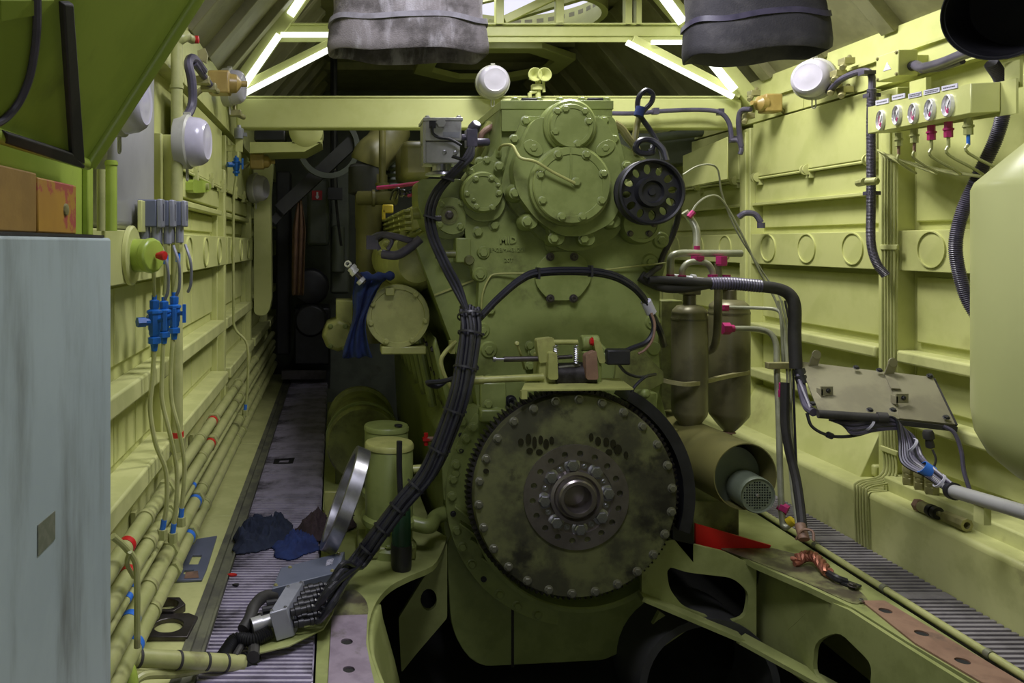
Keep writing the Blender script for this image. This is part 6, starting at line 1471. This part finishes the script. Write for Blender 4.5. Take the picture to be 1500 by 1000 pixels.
b = B(); b.bar(P(410,308,6.0), P(520,205,6.0), .12, .10); b.bar(P(400,325,6.0), P(436,285,6.0), .05, .06); far('support_beam', 'dark slanting beam under the far crossbeam', 'beam', b, 'dark_steel')
b = B(); b.lathe(P(455,420,6.8), (0,-1,0), [(0,-.2),(.16,-.2),(.16,0),(.10,.02),(0,.02)], 28); b.box(P(430,450,6.9), P(484,535,6.9) + V(0,.4,0)); b.lathe(P(455,470,6.7), (0,-1,0), [(0,-.2),(.14,-.2),(.14,0),(0,0)], 24); far('blower', 'black blower unit at the end of the walkway', 'blower', b, 'black', bevel=.02)
b = B(); b.box(P(404,250,7.2), P(425,520,7.2) + V(0,.3,0)); far('door_column', 'dark column left of the hanging cloth', 'column', b, 'dark_steel', bevel=.02)
b = B(); b.box(P(412,542,6.95), P(478,556,6.95) + V(0,.05,0)); far('step_edge', 'dark metal step edge where the walkway ends', 'step', b, 'steel_dark', bevel=.004)
# exhaust column
ex = thing('exhaust_column', 'thick olive exhaust column with a dark band behind the cylinder bank', 'exhaust', P(545, 500, 5.2))
b = B(); b.lathe(P(541,500,5.2), (0,0,1), [(0,0),(.12,0),(.12,.30),(.09,.34),(.09,.74),(.095,.76),(.095,.98),(.12,1.0),(.12,1.1)], 28); mk('column', b, 'olive', ex)
b = B(); b.lathe(P(538,285,5.2), (0,0,1), [(.10,0),(.125,.01),(.125,.18),(.11,.2)], 28); mk('band', b, 'dark_steel', ex)
b = B(); b.tube([P(541,240,5.2), P(546,228,5.2), P(560,215,5.3), P(575,190,5.4)], .13, 20); mk('elbow', b, 'olive', ex)
b = B(); b.cyl(P(525,290,5.0), P(580,290,4.9), .045, n=16); b.cyl(P(545,290,4.95), P(549,290,4.95), .055, n=16); mk('cross_pipe', b, 'olive', ex)
b = B(); b.cyl(P(560,285,4.95), P(560,180,4.95), .022, n=14); b.cyl(P(560,272,4.95), P(560,268,4.95), .045, n=14); far('vent_pipe', 'slim olive pipe rising beside the exhaust column', 'pipe', b, 'olive')
b = B(); b.box(P(588,205,4.7), P(632,262,4.7) + V(0,.5,0)); far('expansion_tank', 'olive box tank behind the metal actuator', 'tank', b, 'olive', bevel=.04)
b = B(); b.lathe(P(575,245,5.4), (0,0,1), [(.06,-.16)] + [(.085 if k % 2 else .07, -.15 + .02*k) for k in range(18)], 18); far('flexible_pipe', 'ribbed grey bellows beside the slim olive pipe', 'bellows', b, 'grey_green')
# wire bundle and pink tube at the rocker covers
b = B(); b.tube([P(553,275,3.75), P(585,272,3.65), P(620,267,3.5)], .0095, 8); far('pink_tube', 'pink and white striped tube above the rocker covers', 'tube', b, 'magenta')
rn = random.Random(5)
lw = thing('loose_leads', 'tangled dark leads with pink plugs above the rocker covers', 'cable', P(600, 290, 3.6))
for k in range(6):
    b = B(); u0 = 572 + 8*k; b.tube([P(u0, 292 - k*2, 3.65), P(u0 + 4, 280, 3.6), P(u0 + 12, 276 + (k % 3)*3, 3.58), P(u0 + 14, 286, 3.6), P(u0 + 20, 284, 3.55)], .006, 6); mk('lead', b, 'cable', lw)
for k in range(3):
    b = B(); b.cyl(P(598 + 6*k, 287 - 3*k, 3.55), P(604 + 6*k, 285 - 3*k, 3.53), .007, n=8); mk('plug', b, 'magenta', lw)
b = B(); b.obox(P(568,306,3.7), (.05,.03,.04)); b.obox(P(562,314,3.7), (.015,.03,.05)); far('yellow_clip', 'yellow plastic clip beside the rocker covers', 'clip', b, 'yellow_plastic', bevel=.004)
# compressor on a shelf under the beam
cm = thing('shelf_compressor', 'olive compressor on a bracket shelf under the crossbeam', 'compressor', P(440, 213, 5.0))
b = B(); b.plate([P(366,208,5.0), P(472,208,5.0), P(446,222,5.0), P(366,224,5.0)], (0,.4,0)); mk('shelf', b, 'wall', cm)
b = B(); b.lathe(P(448,190,5.0), (0,-1,0), [(0,-.3),(.11,-.3),(.11,0),(.08,.02),(.05,.02),(0,.025)], 28); b.box(P(428,205,5.0), P(472,210,5.0) + V(0,.25,0)); mk('body', b, 'wall', cm)
b = B(); b.box(P(372,190,5.0), P(418,206,5.0) + V(0,.2,0)); mk('control_block', b, 'black', cm, bevel=.01)
b = B(); b.lathe(P(480,215,5.9), (.2,-1,0), [(.20,0),(.24,0),(.24,.04),(.20,.04),(.20,0)], 36); far('ring_flange', 'large dark ring behind the shelf compressor', 'ring', b, 'grey_green')
# right side, behind the pulley: dark machinery under the beam
b = B(); b.box(P(905,195,5.2), P(1040,240,5.2) + V(0,.3,0)); b.cyl(P(930,205,5.1), P(1060,190,5.1), .03, n=10); far('beam_machinery', 'dark machinery under the crossbeam behind the pulley', 'machinery', b, 'grey_green', bevel=.02)
# hanging door panel, opened, left of the right corner post
b = B(); b.plate([P(1000,228,4.9), P(1066,200,4.40), P(1066,262,4.40), P(1000,275,4.9)], (.01,.012,0)); far('door_leaf', 'pale lime sheet door hanging below the crossbeam beside the corner post', 'door leaf', b, 'wall', bevel=.003)
